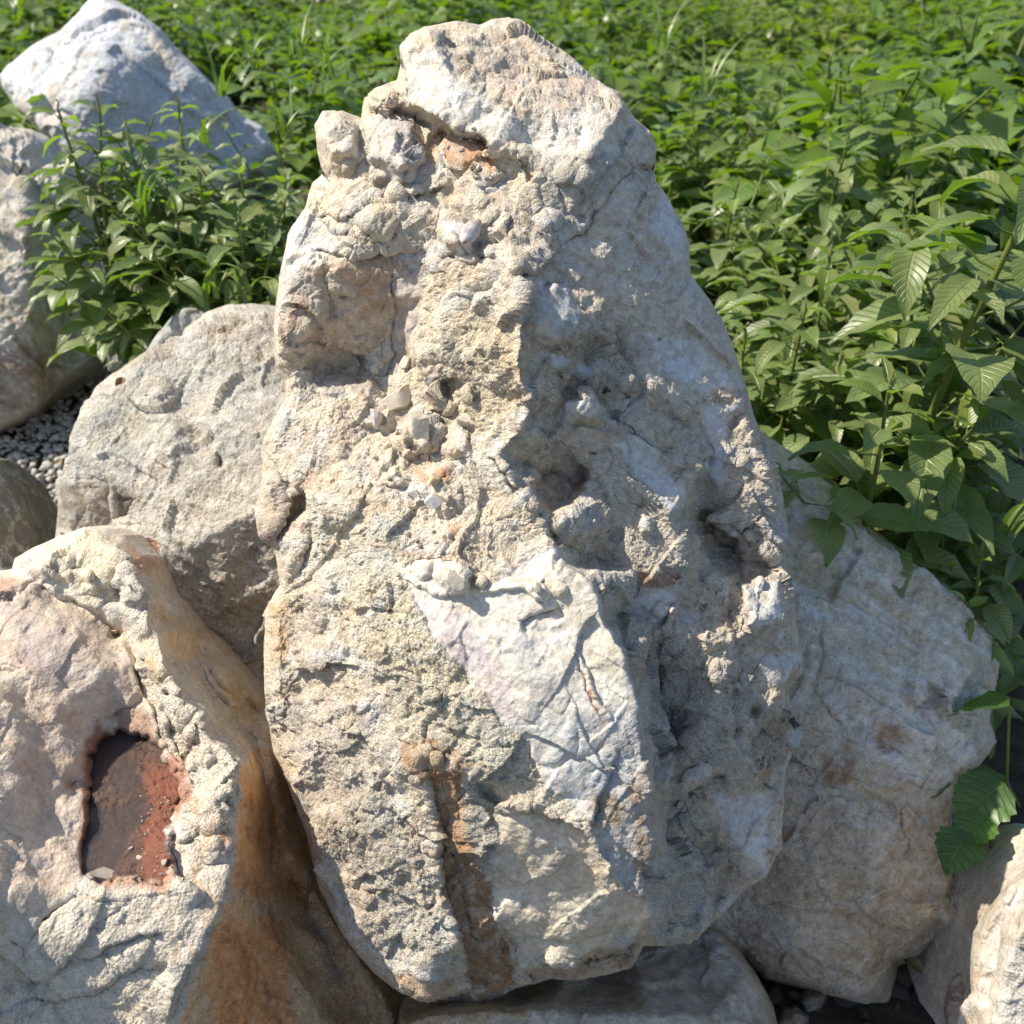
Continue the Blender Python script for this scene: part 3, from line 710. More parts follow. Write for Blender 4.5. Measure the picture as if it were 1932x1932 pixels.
    P.patch([(960, 1535), (1060, 1550), (1110, 1580), (1220, 1720), (1205, 1770), (1000, 1800), (950, 1740), (930, 1650)], srgb(224, 212, 192), .9, 8, seed=44, grain=.12)
    P.patch([(800, 1430), (870, 1445), (890, 1560), (930, 1700), (980, 1850), (905, 1895), (850, 1740), (815, 1560)], srgb(180, 140, 100), .9, 8, seed=45, grain=1.0, amt=.6)
    P.streak([(838, 1470), (852, 1560), (868, 1650)], 12, srgb(176, 168, 146), .7, 10); P.streak([(870, 1660), (890, 1750), (915, 1850)], 9, srgb(190, 180, 168), .7, 11); P.streak([(885, 1740), (900, 1800), (930, 1870)], 18, srgb(140, 92, 76), .6, 12)
    P.patch([(760, 1400), (830, 1390), (900, 1440), (860, 1460), (790, 1480)], srgb(180, 124, 80), .7, 12, seed=46); P.patch([(770, 1410), (850, 1400), (850, 1450), (790, 1440)], srgb(212, 204, 176), .7, 10, seed=47)
    P.patch([(975, 1835), (1210, 1785), (1190, 1830), (1040, 1850)], srgb(188, 156, 124), .8, 8, seed=48, grain=1.1)
    P.mottle(1 / 7, DARK, .16, 9, .25, .9, 3); P.mottle(1 / 34, srgb(208, 184, 164), .25, 12, .15, .7); P.mottle(1 / 20, srgb(170, 158, 140), .35, 13, .2, .7)
    # streaky wear on the lower left flank, dark matrix on the right flank
    qq = random.Random(8)
    for k in range(120):
        x = qq.uniform(520, 820); y = qq.uniform(1150, 1760); l_ = qq.uniform(20, 70); P.streak([(x, y), (x + l_ * .12, y + l_ * .5), (x + l_ * .3, y + l_)], qq.uniform(2, 5), [srgb(150, 134, 122), srgb(226, 220, 208), srgb(170, 150, 132)][k % 3], .5, k)
    P.patch([(1130, 640), (1300, 760), (1420, 900), (1480, 1100), (1480, 1400), (1400, 1680), (1240, 1780), (1230, 1500), (1190, 1260), (1090, 1060), (1010, 900), (1010, 760)], srgb(190, 184, 174), .35, 40, seed=51, breakup=1 / 14)
    for k in range(90):
        x = qq.uniform(1010, 1490); y = qq.uniform(560, 1680); l_ = qq.uniform(8, 34)
        if x < 985 + (y - 560) * .22: continue
        P.streak([(x, y), (x + l_ * .4, y + l_ * .6), (x + l_ * .7, y + l_ * 1.3)], qq.uniform(2, 9), [srgb(214, 216, 220), srgb(120, 104, 88), srgb(206, 200, 196)][k % 3], .6, k)
    def disp(p, g):
        q = p + np.stack([fbm(p, 9, 2, 7), fbm(p, 9, 2, 57), fbm(p, 9, 2, 67)], 1) * .016
        c1 = chips(q, 12, 2, 1.7, .7, .15)
        c1b = chips(q, 19, 12, 1.3, .6, .8, True)
        c2 = chips(p + fbm(p, 30, 2, 9)[:, None] * .009, 38, 4, 1.5, .6, .5, True)
        gr = np.clip(g, .12, 1.5)
        d = (.002 + .002 * gr) * fbm(p, 11, 3, 1) + (.004 + .0045 * gr) * c1 + (.001 + .004 * gr) * c1b + (.0006 + .0026 * gr) * c2
        c3 = chips(p, 100, 6, 1.5, .6, .4, True)
        d = d + (.0004 + gr * .0010) * c3 + gr * .0015 * fbm(p, 190, 2, 15, .65) + gr * .0012 * fbm(p, 60, 2, 12)
        pit = sstep(fbm(p, 60, 2, 19), .5, .85)
        pit2 = sstep(fbm(p, 130, 1, 29), .5, .8)
        d = d - gr * .0035 * pit - gr * .0018 * pit2
        return d, 1 + .05 * fbm(p, 40, 2, 23)
    o = build_rock("standing_boulder", R, P, (975, 985), 620, 980, 1.66, 28, .085, .45, disp, rock_mat, seed=5)
    return tag(o, "tall jagged pale boulder standing upright in the centre, split by cracks and a brown vein", "boulder")
great_boulder()

# ------------------------------------------------------------------ the other rocks
def ZH(d0):
    return lambda x, y, z: (x, y, float((d0 - zplane_depth(x, y, z)) * 100))

def stone_disp(a=1.0, chip=1.0, grain=1.0, f=1.0):
    def disp(p, g):
        q = p + np.stack([fbm(p, 7 * f, 2, 7), fbm(p, 7 * f, 2, 57), fbm(p, 7 * f, 2, 67)], 1) * .024 / f
        k = .45 + .9 * g
        c1 = chips(q, 7 * f, 2, 1.7, .6, .15)
        c1b = chips(q, 13 * f, 12, 1.3, .5, .7, True)
        c2 = chips(p + fbm(p, 22 * f, 2, 9)[:, None] * .011 / f, 32 * f, 4, 1.5, .5, .5, True)
        d = a * .005 * fbm(p, 7 * f, 3, 1) + chip * k * (.011 * c1 + .007 * c1b + .0034 * c2) + a * .0016 * fbm(p, 60 * f, 3, 5, .6)
        d = d + g * grain * .0016 * fbm(p, 130 * f, 2, 11, .6)
        return d, 1 + .06 * fbm(p, 30 * f, 2, 23)
    return disp

def puddle_boulder():
    out = [(-150, 1180), (-90, 1100), (0, 1077), (24, 1074), (30, 1054), (66, 1033), (110, 1014), (159, 995), (205, 999), (235, 1010), (277, 1048), (283, 1084), (300, 1108), (324, 1130), (360, 1180),
           (400, 1210), (440, 1256), (500, 1320), (530, 1360), (545, 1450), (560, 1540), (610, 1660), (670, 1760), (740, 1850), (780, 1950), (760, 2120), (500, 2200), (200, 2200), (-100, 2100), (-220, 1800), (-220, 1450)]
    R = Relief(out, 1.7, 9)
    Z = ZH(1.66); zp = .66
    pts = [Z(-120, 1200, .84), Z(0, 1120, .84), Z(60, 1150, .83), Z(150, 1210, .80), Z(200, 1260, .77), Z(0, 1300, .80), Z(100, 1350, .75), Z(160, 1400, .705), Z(-150, 1450, .84), Z(0, 1500, .76), Z(100, 1520, .70), Z(-150, 1700, .76), Z(0, 1680, .70), Z(90, 1680, .675),
           Z(170, 1450, zp), Z(230, 1400, zp), Z(300, 1440, zp), Z(330, 1520, zp), Z(240, 1550, zp), Z(170, 1640, zp), Z(320, 1640, zp), Z(250, 1620, zp), Z(250, 1480, zp),
           Z(265, 1340, .70), Z(225, 1365, .675),
           Z(60, 1050, .86), Z(160, 1020, .87), Z(230, 1050, .86), Z(130, 1100, .83), Z(200, 1150, .80),
           Z(350, 1550, .68), Z(395, 1500, .705), Z(360, 1620, .672), Z(400, 1600, .685), Z(355, 1440, .69), Z(330, 1350, .72),
           (300, 1170, -32), (360, 1250, -32), (420, 1330, -30), (470, 1400, -28), (380, 1230, -40), (480, 1340, -42),
           Z(150, 1700, .655), Z(250, 1700, .655), Z(350, 1680, .66), Z(100, 1760, .635), Z(250, 1780, .62), Z(360, 1750, .63), Z(50, 1800, .62), Z(200, 1850, .57), Z(60, 1932, .52), Z(200, 1960, .48), Z(-100, 1850, .64), Z(0, 2050, .42),
           (520, 1560, -20), (500, 1470, -18), (560, 1660, -22), (500, 1650, -8), (520, 1760, -4), (600, 1760, -20), (460, 1820, 6), (560, 1850, -6), (660, 1860, -22), (480, 1932, 6), (600, 1932, -8), (700, 1950, -20), (450, 2100, 5)]
    ridges = [[Z(20, 1080, .84), Z(80, 1105, .81), Z(150, 1150, .785), Z(218, 1195, .75), Z(250, 1240, .735), Z(275, 1300, .71)],
              [Z(230, 1015, .87), Z(282, 1090, .84), Z(300, 1180, .80), Z(315, 1260, .77), Z(345, 1320, .755), Z(400, 1390, .735), Z(452, 1452, .71), Z(448, 1530, .69), Z(442, 1620, .665), Z(405, 1735, .63), Z(370, 1830, .58), Z(335, 1932, .51), Z(310, 2050, .42)]]
    R.base(pts, ridges, soft=6, edge=-2)
    pud = [(205, 1382), (228, 1375), (262, 1382), (300, 1400), (318, 1432), (345, 1470), (352, 1510), (330, 1540), (318, 1560), (318, 1600), (330, 1655), (240, 1668), (190, 1668), (152, 1650), (156, 1590), (164, 1500), (166, 1425), (190, 1398)]
    R.puddle = pud
    m = R.poly(pud, 10); m = sstep(m + .42 * R.noise(1 / 20, 61, 3) * (m > 0) * (m < 1), .34, .66)
    hz = (1.66 - zplane_depth(R.GX, R.GY, zp)) * 100
    bed = hz - .9 + 1.15 * sstep(R.GX + .25 * (R.GY - 1520) * 0 + 14 * R.noise(1 / 40, 8, 2), 262, 300) * sstep(R.GY, 1440, 1500) + R.noise(1 / 9, 3, 3) * .28 + R.noise(1 / 50, 5, 2) * .25
    
    R.h = np.where(m < .5, np.maximum(R.h, np.where(R.poly(pud, 26, False) > 0, hz + .25, -99)), R.h)
    R.h = R.h * (1 - m) + bed * m
    # spine teeth and ledges
    R.step_([(75, 1100), (140, 1130), (200, 1165), (222, 1196)], 12, -1.6, back=-1.2)
    R.groove([(213, 1190), (222, 1200)], 8, -3.5)
    R.step_([(120, 1085), (170, 1080), (180, 1120)], 20, 1.6, back=.6); R.step_([(28, 1060), (120, 1085)], 14, 1.2, back=.8)
    R.step_([(280, 1060), (235, 1075), (228, 1100), (232, 1150)], 18, -2.2, back=-1)
    R.step_([(222, 1192), (238, 1230), (262, 1280), (283, 1330), (300, 1390), (330, 1440), (352, 1455)][::-1], 16, -1.8, back=-2.0)
    R.step_([(305, 1215), (330, 1250), (372, 1245), (410, 1290), (452, 1330), (500, 1400)], 18, 2.2, back=.6)
    R.step_([(312, 1330), (325, 1400), (348, 1450), (360, 1420), (362, 1380), (378, 1370)], 14, 1.8, back=2.0)
    R.blob(368, 1412, 12, 26, -3.5, 10)
    for (x, y, r, a, sd) in [(330, 1345, 36, 2.2, 1), (350, 1290, 26, 1.8, 2), (400, 1350, 30, 2.0, 3), (385, 1430, 26, 1.6, 4), (420, 1480, 30, 1.6, 5), (300, 1260, 22, 1.8, 6), (270, 1190, 22, 1.4, 7), (255, 1120, 28, 1.8, 8), (190, 1090, 26, 1.4, 9), (100, 1060, 36, 1.4, 10),
                             (400, 1540, 36, 1.8, 11), (420, 1600, 30, 1.2, 12), (330, 1500, 12, 1.2, 13), (350, 1570, 18, 1.5, 14)]:
        R.stone(x, y, r, a, sd, 5, 1.2, sd * 31)
    R.step_([(318, 1545), (330, 1560), (322, 1600), (335, 1655), (385, 1690)][::-1], 24, -.4, back=-2.4)
    R.step_([(380, 1590), (440, 1600), (452, 1560)], 18, -1.2, back=0)
    R.step_([(150, 1660), (240, 1672), (330, 1660)], 14, -.5, back=-.4)
    R.step_([(0, 1870), (60, 1840), (120, 1800), (190, 1740), (260, 1700)], 30, -1.0, back=.6)
    R.step_([(30, 1870), (110, 1810), (190, 1790), (260, 1760), (330, 1760)], 20, -1.6, back=0)
    R.step_([(60, 1880), (180, 1870), (260, 1820), (340, 1830)], 24, -1.8, back=.2)
    R.step_([(452, 1452), (430, 1465), (418, 1480)], 12, 1.0)
    R.step_([(440, 1630), (420, 1700), (395, 1760), (350, 1840), (310, 1932)], 16, 1.6, back=1.4)
    for l, w, a in [([(0, 1245), (60, 1330), (100, 1440)], 30, -.9), ([(0, 1132), (40, 1112), (70, 1100)], 5, -1.2), ([(110, 1440), (60, 1560)], 30, -.6), ([(160, 1460), (110, 1500)], 3, -.5),
                    ([(575, 1740), (600, 1780), (640, 1840)], 18, 1.6), ([(0, 1760), (40, 1800), (80, 1740), (150, 1690)], 5, -1.2), ([(200, 1362), (265, 1322), (275, 1290)], 4, -.9)]:
        R.groove(l, w, a)
    P = Paint(R, srgb(226, 215, 199)); P.g[:] = .5
    P.mottle(1 / 70, srgb(208, 196, 192), .5, 1); P.mottle(1 / 40, CREAM, .4, 2); P.mottle(1 / 18, WHITE, .35, 3, .1, .5)
    P.patch([(-160, 1150), (20, 1085), (80, 1110), (220, 1200), (280, 1320), (160, 1420), (150, 1650), (100, 1740), (-200, 1800)], srgb(216, 197, 180), .8, 10, seed=1, grain=.3)
    P.patch([(0, 1120), (120, 1160), (160, 1300), (60, 1300)], srgb(188, 176, 172), .7, 26, seed=2); P.patch([(60, 1300), (160, 1340), (150, 1500), (40, 1500)], srgb(196, 174, 156), .5, 26, seed=3)
    P.patch([(-150, 1100), (0, 1080), (50, 1095), (0, 1130)], srgb(186, 140, 116), .7, 10, seed=4); P.streak([(-40, 1210), (20, 1230), (80, 1300)], 12, srgb(176, 144, 120), .6, 1); P.streak([(0, 1400), (60, 1460), (100, 1560)], 12, srgb(186, 146, 116), .55, 2)
    P.streak([(40, 1250), (120, 1280), (250, 1310)], 5, srgb(170, 130, 120), .5, 9); P.streak([(110, 1450), (150, 1500)], 10, srgb(170, 130, 104), .5, 6)
    P.patch([(60, 1040), (160, 1000), (230, 1015), (230, 1080), (200, 1160), (110, 1090)], srgb(230, 216, 188), .8, 12, seed=5, grain=.6)
    sp = R.poly([(215, 1050), (290, 1050), (300, 1200), (360, 1250), (420, 1320), (500, 1400), (455, 1460), (440, 1620), (360, 1660), (350, 1540), (360, 1470), (300, 1370), (270, 1260)], 14); P.g = P.g * (1 - sp) + 1.15 * sp; P.mix(sp, srgb(226, 216, 198), .5)
    lo = R.poly([(150, 1680), (380, 1660), (440, 1620), (400, 1740), (330, 1932), (300, 2100), (-100, 2100), (0, 1860)], 14); P.g = P.g * (1 - lo) + .8 * lo; P.mix(lo, srgb(222, 212, 196), .5)
    P.patch([(235, 1020), (280, 1050), (282, 1100), (250, 1070)], srgb(210, 160, 120), .7, 8, seed=6); P.patch([(290, 1120), (400, 1210), (545, 1370), (545, 1440), (450, 1360), (380, 1260), (310, 1230)], srgb(216, 192, 160), .85, 10, seed=7, grain=.08)
    P.streak([(300, 1255), (306, 1285)], 9, srgb(196, 166, 96), .8, 3); P.streak([(286, 1245), (292, 1258)], 6, ORANGE, .7, 4)
    # iron stains round the pool, and the mud under the water
    ring = R.poly(pud, 24) * (1 - R.poly(pud, 3)); ring2 = R.poly([(190, 1360), (165, 1400), (150, 1440), (146, 1660), (170, 1660), (176, 1440), (210, 1390)], 8)
    P.mix(sstep(ring, .02, .9) * sstep(R.noise(1 / 16, 31, 3), -.5, .5), srgb(160, 112, 84), .7); P.mix(ring2, srgb(140, 88, 56), .8)
    P.mix(R.poly([(225, 1345), (275, 1330), (300, 1400), (230, 1385)], 8), srgb(160, 120, 100), .7)
    P.mix(R.poly([(318, 1430), (352, 1440), (365, 1510), (340, 1550), (330, 1520)], 10), srgb(170, 104, 78), .7); P.mix(R.poly([(170, 1655), (340, 1645), (330, 1680), (200, 1685)], 6), srgb(184, 130, 100), .65)
    P.mix(m, srgb(98, 80, 72), 1.0); P.mix(m * sstep(R.noise(1 / 12, 33, 3), .0, .6), srgb(118, 88, 76), .6); P.mix(m * sstep(R.GX, 258, 290) * sstep(R.GY, 1420, 1480), srgb(140, 88, 70), .85); P.g = P.g * (1 - m) + .5 * m  # brown mud painted darker where shaded, red mud painted brighter where sunlit
    of = [(452, 1452), (500, 1400), (560, 1480), (640, 1700), (800, 1900), (800, 2200), (310, 2200), (330, 1932), (410, 1740), (446, 1600)]
    P.patch(of, srgb(250, 208, 166), 1.0, 8, seed=8, grain=.9, amt=.4)  # orange stain, its colour brightened to stand in for warm bounce light
    P.patch([(450, 1460), (520, 1500), (600, 1720), (470, 1700), (440, 1620)], srgb(246, 180, 116), .7, 20, seed=9)
    P.patch([(400, 1740), (540, 1740), (560, 2000), (380, 1990)], srgb(236, 158, 92), .7, 24, seed=10, breakup=1 / 12); P.patch([(560, 1720), (720, 1840), (780, 2000), (560, 2000)], srgb(226, 198, 154), .7, 20, seed=11, breakup=1 / 12)
    for k in range(110):
        x = 360 + (k * 61) % 360; y = 1480 + (k * 97) % 430; P.streak([(x, y), (x + 6, y + 30), (x + 4, y + 50 + k % 50)], 2 + k % 4, [srgb(206, 130, 54), srgb(176, 96, 50), srgb(220, 190, 150)][k % 3], .65, k)
    P.patch([(575, 1730), (610, 1740), (660, 1850), (620, 1850)], srgb(196, 176, 158), .8, 8, seed=12)
    P.patch([(0, 1700), (130, 1690), (60, 1830), (-60, 1850)], srgb(206, 196, 178), .6, 14, seed=13)
    o = build_rock("puddle_boulder", R, P, (250, 1560), 430, 500, 1.66, 44, .14, .5, stone_disp(.55, .55, .8, 1.25), puddle_mat, seed=8)
    tag(o, "cream and orange stained boulder holding a small rusty rain puddle in its hollow", "boulder")
    return R, pud, zp
PR, PUD, ZP = puddle_boulder()

def plain_rock(name, label, out, centre, pts, ridges, d0, nu, nv, curlw, curld, thick, col, work=None, paint=None, disp=None, step=2.2, seed=1, soft=6, mat=None, group=None, edge=-2):
    R = Relief(out, step, seed)
    R.base(pts, ridges, soft=soft, edge=edge)
    if work: work(R)
    P = Paint(R, col)
    P.mottle(1 / 80, WHITE, .5, 1 + seed); P.mottle(1 / 40, TAN_, .35, 2 + seed, .1, .7); P.mottle(1 / 18, WHITE, .3, 3 + seed, .1, .6)
    if paint: paint(P)
    o = build_rock(name, R, P, centre, nu, nv, d0, curlw, curld, thick, disp or stone_disp(), mat or smooth_mat, seed=seed)
    return tag(o, label, "boulder" if nu > 60 else "stone", group)

def w(R):
    R.step_([(108, 912), (150, 905), (195, 902), (212, 885), (214, 862), (260, 868), (330, 850), (420, 848)], 22, -.8, back=1.2)
    R.step_([(205, 890), (207, 950), (210, 990), (190, 1010)], 14, -1.6, back=-2.2)
    R.step_([(180, 700), (300, 660), (400, 650), (520, 690)], 30, -.4, back=.6)
    R.step_([(225, 1085), (270, 1058), (330, 1045), (380, 1015), (440, 985), (520, 940)], 26, .8, back=-.4)
    R.blob(412, 868, 12, 18, -2.6); R.blob(300, 757, 8, 5, -1.4); R.step_([(215, 930), (260, 945), (240, 975), (220, 985)], 10, -1.2)
    R.step_([(300, 1150), (360, 1190), (430, 1170), (500, 1120)], 30, -.5)
def pc(P):
    P.g[:] = .85
    P.patch([(112, 910), (205, 905), (210, 1000), (110, 1000)], srgb(140, 132, 120), .85, 8, seed=1, grain=.3); P.patch([(212, 925), (262, 945), (240, 980), (212, 985)], srgb(128, 116, 104), .8, 6, seed=2)
    P.patch([(270, 1030), (310, 1030), (312, 1060), (275, 1062)], srgb(178, 120, 70), .9, 5, seed=3, amt=.4)
    P.patch([(330, 600), (520, 590), (530, 700), (360, 640)], srgb(200, 184, 164), .6, 16, seed=4); P.patch([(300, 1080), (540, 960), (560, 1350), (400, 1250)], srgb(172, 160, 144), .6, 24, seed=5); P.patch([(260, 880), (500, 860), (500, 1000), (280, 1030)], srgb(190, 180, 166), .4, 24, seed=6)  # darker brownish below the lit ridge: shade put into the colour
    P.patch([(160, 770), (400, 660), (500, 760), (300, 860), (150, 870)], srgb(196, 194, 184), .6, 24, seed=7)
plain_rock("rounded_boulder", "large grey and cream boulder behind the puddle boulder, left of the standing one",
    [(108, 1010), (112, 960), (108, 912), (125, 880), (132, 840), (147, 800), (160, 770), (182, 730), (222, 700), (250, 680), (280, 658), (344, 634), (350, 618), (395, 590), (430, 578), (480, 573), (530, 578), (590, 600), (660, 700), (680, 900), (660, 1200), (600, 1400), (450, 1450), (250, 1400), (120, 1250), (95, 1120)],
    (370, 980), [(140, 880, -8), (200, 740, -13), (300, 680, -14), (450, 600, -22), (560, 620, -22), (420, 720, -7), (560, 760, -6), (250, 820, -7), (380, 830, -2), (160, 960, -4), (200, 990, -4), (150, 1100, 0), (300, 950, 4), (420, 950, 8), (560, 900, 6), (260, 1040, 6), (350, 1100, 7), (450, 1080, 8), (560, 1100, 8), (300, 1250, 4), (450, 1250, 2), (600, 1200, -6), (250, 1340, 2)],
    [[(110, 908, -7), (200, 900, 0), (214, 865, -1), (330, 850, 3), (480, 850, 5)], [(240, 1078, 7), (380, 1015, 10), (520, 940, 12)]],
    2.2, 290, 330, 30, .18, .55, srgb(190, 188, 181), w, pc, stone_disp(1.0, 1.0, 1.3, 1.0), 2.0, 4)

def w(R):
    R.step_([(1460, 850), (1560, 960), (1700, 1080), (1860, 1190)], 40, 1.0, back=-.5)
    for k in range(5):
        y = 900 + k * 44; R.step_([(1490 + k * 4, y), (1560 + k * 5, y + 50), (1650 + k * 5, y + 80 + k * 6), (1720, y + 150)][::1], 18, -.8, back=.4)
    R.step_([(1800, 1450), (1795, 1540), (1805, 1660), (1780, 1740)][::-1], 18, 0, back=1.0)
    R.step_([(1700, 1330), (1760, 1310), (1840, 1290), (1880, 1300)], 24, -.8); R.step_([(1620, 1480), (1700, 1530), (1720, 1620)], 30, -1.2); R.step_([(1560, 1180), (1540, 1300), (1600, 1380)], 30, -1)
    R.step_([(1400, 1700), (1500, 1690), (1650, 1740), (1760, 1760)], 30, -.8, back=0)
    R.blob(1850, 1440, 46, 40, 2.0, 0, 3); R.step_([(1640, 1380), (1700, 1440), (1700, 1500)], 24, .8)
def pc(P):
    P.g[:] = .75
    P.patch([(1440, 820), (1700, 1040), (1880, 1210), (1880, 1300), (1500, 1300)], srgb(218, 207, 186), .8, 30, seed=1)
    P.patch([(1400, 1500), (1800, 1480), (1850, 1700), (1680, 1890), (1400, 1850)], srgb(200, 178, 152), .7, 60, seed=2)
    P.patch([(1480, 1300), (1800, 1300), (1800, 1560), (1480, 1560)], srgb(204, 188, 168), .6, 50, seed=3)
    rr = random.Random(2)
    P.mottle(1 / 10, srgb(236, 234, 230), .25, 21, .1, .45); P.mottle(1 / 16, srgb(176, 152, 122), .4, 22, .15, .5)
    for k in range(90):
        x = rr.uniform(1450, 1780); y = rr.uniform(880, 1320) + (x - 1470) * .5; l = rr.uniform(40, 120); P.streak([(x, y), (x + l * .5, y + l * .34), (x + l, y + l * .72)], rr.uniform(3, 8), srgb(242, 242, 242), .95, k)
    P.patch([(1540, 1180), (1620, 1200), (1640, 1290), (1580, 1280)], WHITE, .8, 12, seed=5)
    for k in range(60):
        x = rr.uniform(1420, 1780); y = rr.uniform(1350, 1800); l = rr.uniform(30, 90); P.streak([(x, y), (x + l * .3, y + l * .5), (x + l * .9, y + l * .8)], rr.uniform(2, 4), srgb(222, 214, 200), .6, k)
    P.patch([(1640, 1370), (1690, 1360), (1690, 1430), (1650, 1420)], srgb(166, 120, 76), .7, 10, seed=6); P.patch([(1540, 1420), (1600, 1400), (1620, 1480), (1560, 1500)], srgb(160, 116, 78), .6, 10, seed=7)
plain_rock("leaning_boulder", "big beige boulder with white streaks leaning at the right behind the standing one",
    [(1330, 900), (1380, 820), (1438, 815), (1507, 863), (1580, 912), (1622, 978), (1688, 1026), (1760, 1080), (1821, 1135), (1851, 1171), (1881, 1201), (1884, 1249), (1877, 1310), (1868, 1360), (1880, 1400), (1863, 1425), (1840, 1452), (1812, 1478), (1796, 1539), (1800, 1600), (1815, 1640), (1875, 1655), (1878, 1690), (1839, 1750),
     (1772, 1762), (1736, 1804), (1694, 1822), (1688, 1852), (1676, 1892), (1628, 1895), (1573, 1883), (1507, 1865), (1441, 1846), (1399, 1804), (1330, 1780), (1250, 1700), (1200, 1500), (1220, 1200)],
    (1560, 1400), [(1440, 830, -26), (1560, 930, -24), (1700, 1060, -20), (1870, 1215, -18), (1450, 950, -10), (1560, 1080, -6), (1700, 1180, -5), (1820, 1230, -6), (1500, 1250, 0), (1640, 1300, 2), (1780, 1350, -2), (1850, 1330, -12), (1600, 1500, 6), (1720, 1500, 2), (1780, 1560, -3), (1500, 1600, 4), (1640, 1700, 6), (1760, 1700, 2),
      (1840, 1690, -6), (1500, 1760, 2), (1600, 1840, 0), (1660, 1860, -3), (1350, 1600, -4), (1350, 1300, -4), (1450, 1800, -3), (1400, 1450, 0)],
    [[(1560, 960, -12), (1700, 1090, -10), (1860, 1230, -12)], [(1640, 1640, 9), (1760, 1730, 4)]],
    2.02, 300, 400, 34, .16, .5, srgb(228, 219, 203), w, pc, stone_disp(.8, .7, .9, 1.0), 2.2, 6)

def w(R):
    for k in range(10):
        R.step_([(20 + k * 18, 260 + k * 17), (34 + k * 15, 330 + k * 20), (50 + k * 14, 380 + k * 30)], 14, 1.3, back=.8)
    R.step_([(0, 700), (60, 690), (130, 720)], 30, -.8)
def pc(P):
    P.g[:] = .8
    rr = random.Random(5)
    for k in range(30):
        x = rr.uniform(-20, 190); y = rr.uniform(260, 640); P.streak([(x, y), (x + 8, y + 40), (x + 22, y + 90)], rr.uniform(3, 9), [srgb(170, 132, 94), srgb(220, 216, 210), srgb(188, 160, 130)][k % 3], .6, k)
    P.patch([(-100, 640), (130, 650), (120, 740), (-100, 850)], srgb(170, 148, 132), .8, 20, seed=2)
plain_rock("shaded_boulder", "tall rust streaked boulder in shade at the left edge behind the dark weeds",
    [(-290, 200), (-190, 60), (-110, 90), (-50, 190), (0, 234), (26, 240), (60, 244), (95, 262), (125, 310), (142, 360), (150, 430), (160, 480), (190, 530), (200, 580), (200, 640), (185, 690), (130, 732), (75, 782), (40, 802), (-20, 832), (-160, 830), (-260, 700), (-280, 480)],
    (-20, 520), [(0, 240, -10), (-150, 150, -12), (80, 280, -22), (60, 380, -4), (120, 460, -12), (180, 600, -20), (80, 560, 0), (-60, 420, 6), (-60, 600, 10), (60, 700, 2), (130, 690, -8), (0, 760, 2), (-160, 500, 0)], [[(40, 250, -12), (50, 450, 6), (60, 640, 6)]],
    3.25, 190, 220, 30, .2, .6, srgb(226, 221, 212), w, pc, stone_disp(1.8, 1.8, 2, .55), 2.4, 7)

def w(R):
    R.blob(120, 120, 30, 20, -3, 30)
plain_rock("pointed_boulder", "bluish white pointed boulder at the top left, among the sunlit weeds",
    [(7, 165), (0, 142), (13, 126), (66, 83), (112, 60), (142, 30), (169, -2), (200, -12), (232, 8), (271, 30), (304, 56), (331, 89), (370, 126), (397, 155), (433, 185), (447, 212), (496, 238), (516, 278), (500, 330), (400, 380), (250, 400), (140, 330), (60, 232), (33, 205)],
    (235, 190), [(200, 0, -30), (15, 145, -20), (100, 90, -10), (160, 40, -14), (60, 190, -4), (120, 140, 2), (200, 100, 10), (260, 60, -10), (300, 120, -8), (350, 200, -10), (440, 230, -26), (250, 200, 6), (150, 240, 6), (300, 300, 0), (450, 300, -22)],
    [[(200, 5, -22), (228, 60, -6), (232, 110, 8), (200, 150, 12), (130, 200, 8)]],
    4.1, 190, 210, 26, .3, .9, srgb(212, 216, 222), w, lambda P: (P.patch([(270, 40), (340, 110), (340, 200), (280, 120)], srgb(186, 170, 148), .6, 20, seed=3), P.patch([(20, 190), (70, 200), (110, 260), (60, 230)], srgb(206, 180, 150), .7, 10, seed=4)), stone_disp(2.2, 2.0, 2, .45), 2.4, 8, mat=puddle_mat)

def w(R):
    R.step_([(1280, 1800), (1340, 1770), (1390, 1800), (1430, 1880)], 24, -.5)
    R.groove([(1100, 1850), (1230, 1870), (1330, 1860)], 10, -1.5)
plain_rock("propping_boulder", "low grey and cream rock underneath the standing boulder at the bottom edge",
    [(740, 1985), (756, 1920), (800, 1900), (860, 1885), (940, 1850), (1060, 1820), (1180, 1790), (1260, 1760), (1340, 1744), (1364, 1750), (1399, 1797), (1437, 1857), (1455, 1904), (1475, 1960), (1480, 2150), (1300, 2280), (900, 2280), (720, 2150)],
    (1100, 2010), [(780, 1920, 8), (870, 1905, 6), (1000, 1860, -14), (1150, 1840, -16), (1300, 1780, -18), (1360, 1770, -18), (1400, 1840, -12), (1300, 1860, -8), (1440, 1930, -8), (900, 2000, 12), (1100, 2050, 14), (1300, 2050, 8), (1400, 2100, 0), (900, 2200, 10), (1200, 2200, 10)],
    [[(765, 1912, 8), (900, 1908, 9), (1042, 1905, 9), (1221, 1912, 7), (1330, 1922, 3), (1440, 1945, -4)]],
    1.80, 230, 170, 24, .1, .35, srgb(198, 190, 176), w, lambda P: P.patch([(756, 1900), (1000, 1890), (1000, 1940), (756, 1960)], srgb(214, 184, 140), .7, 12, seed=3), stone_disp(.7, .7, 1, 1.2), 2.2, 10)

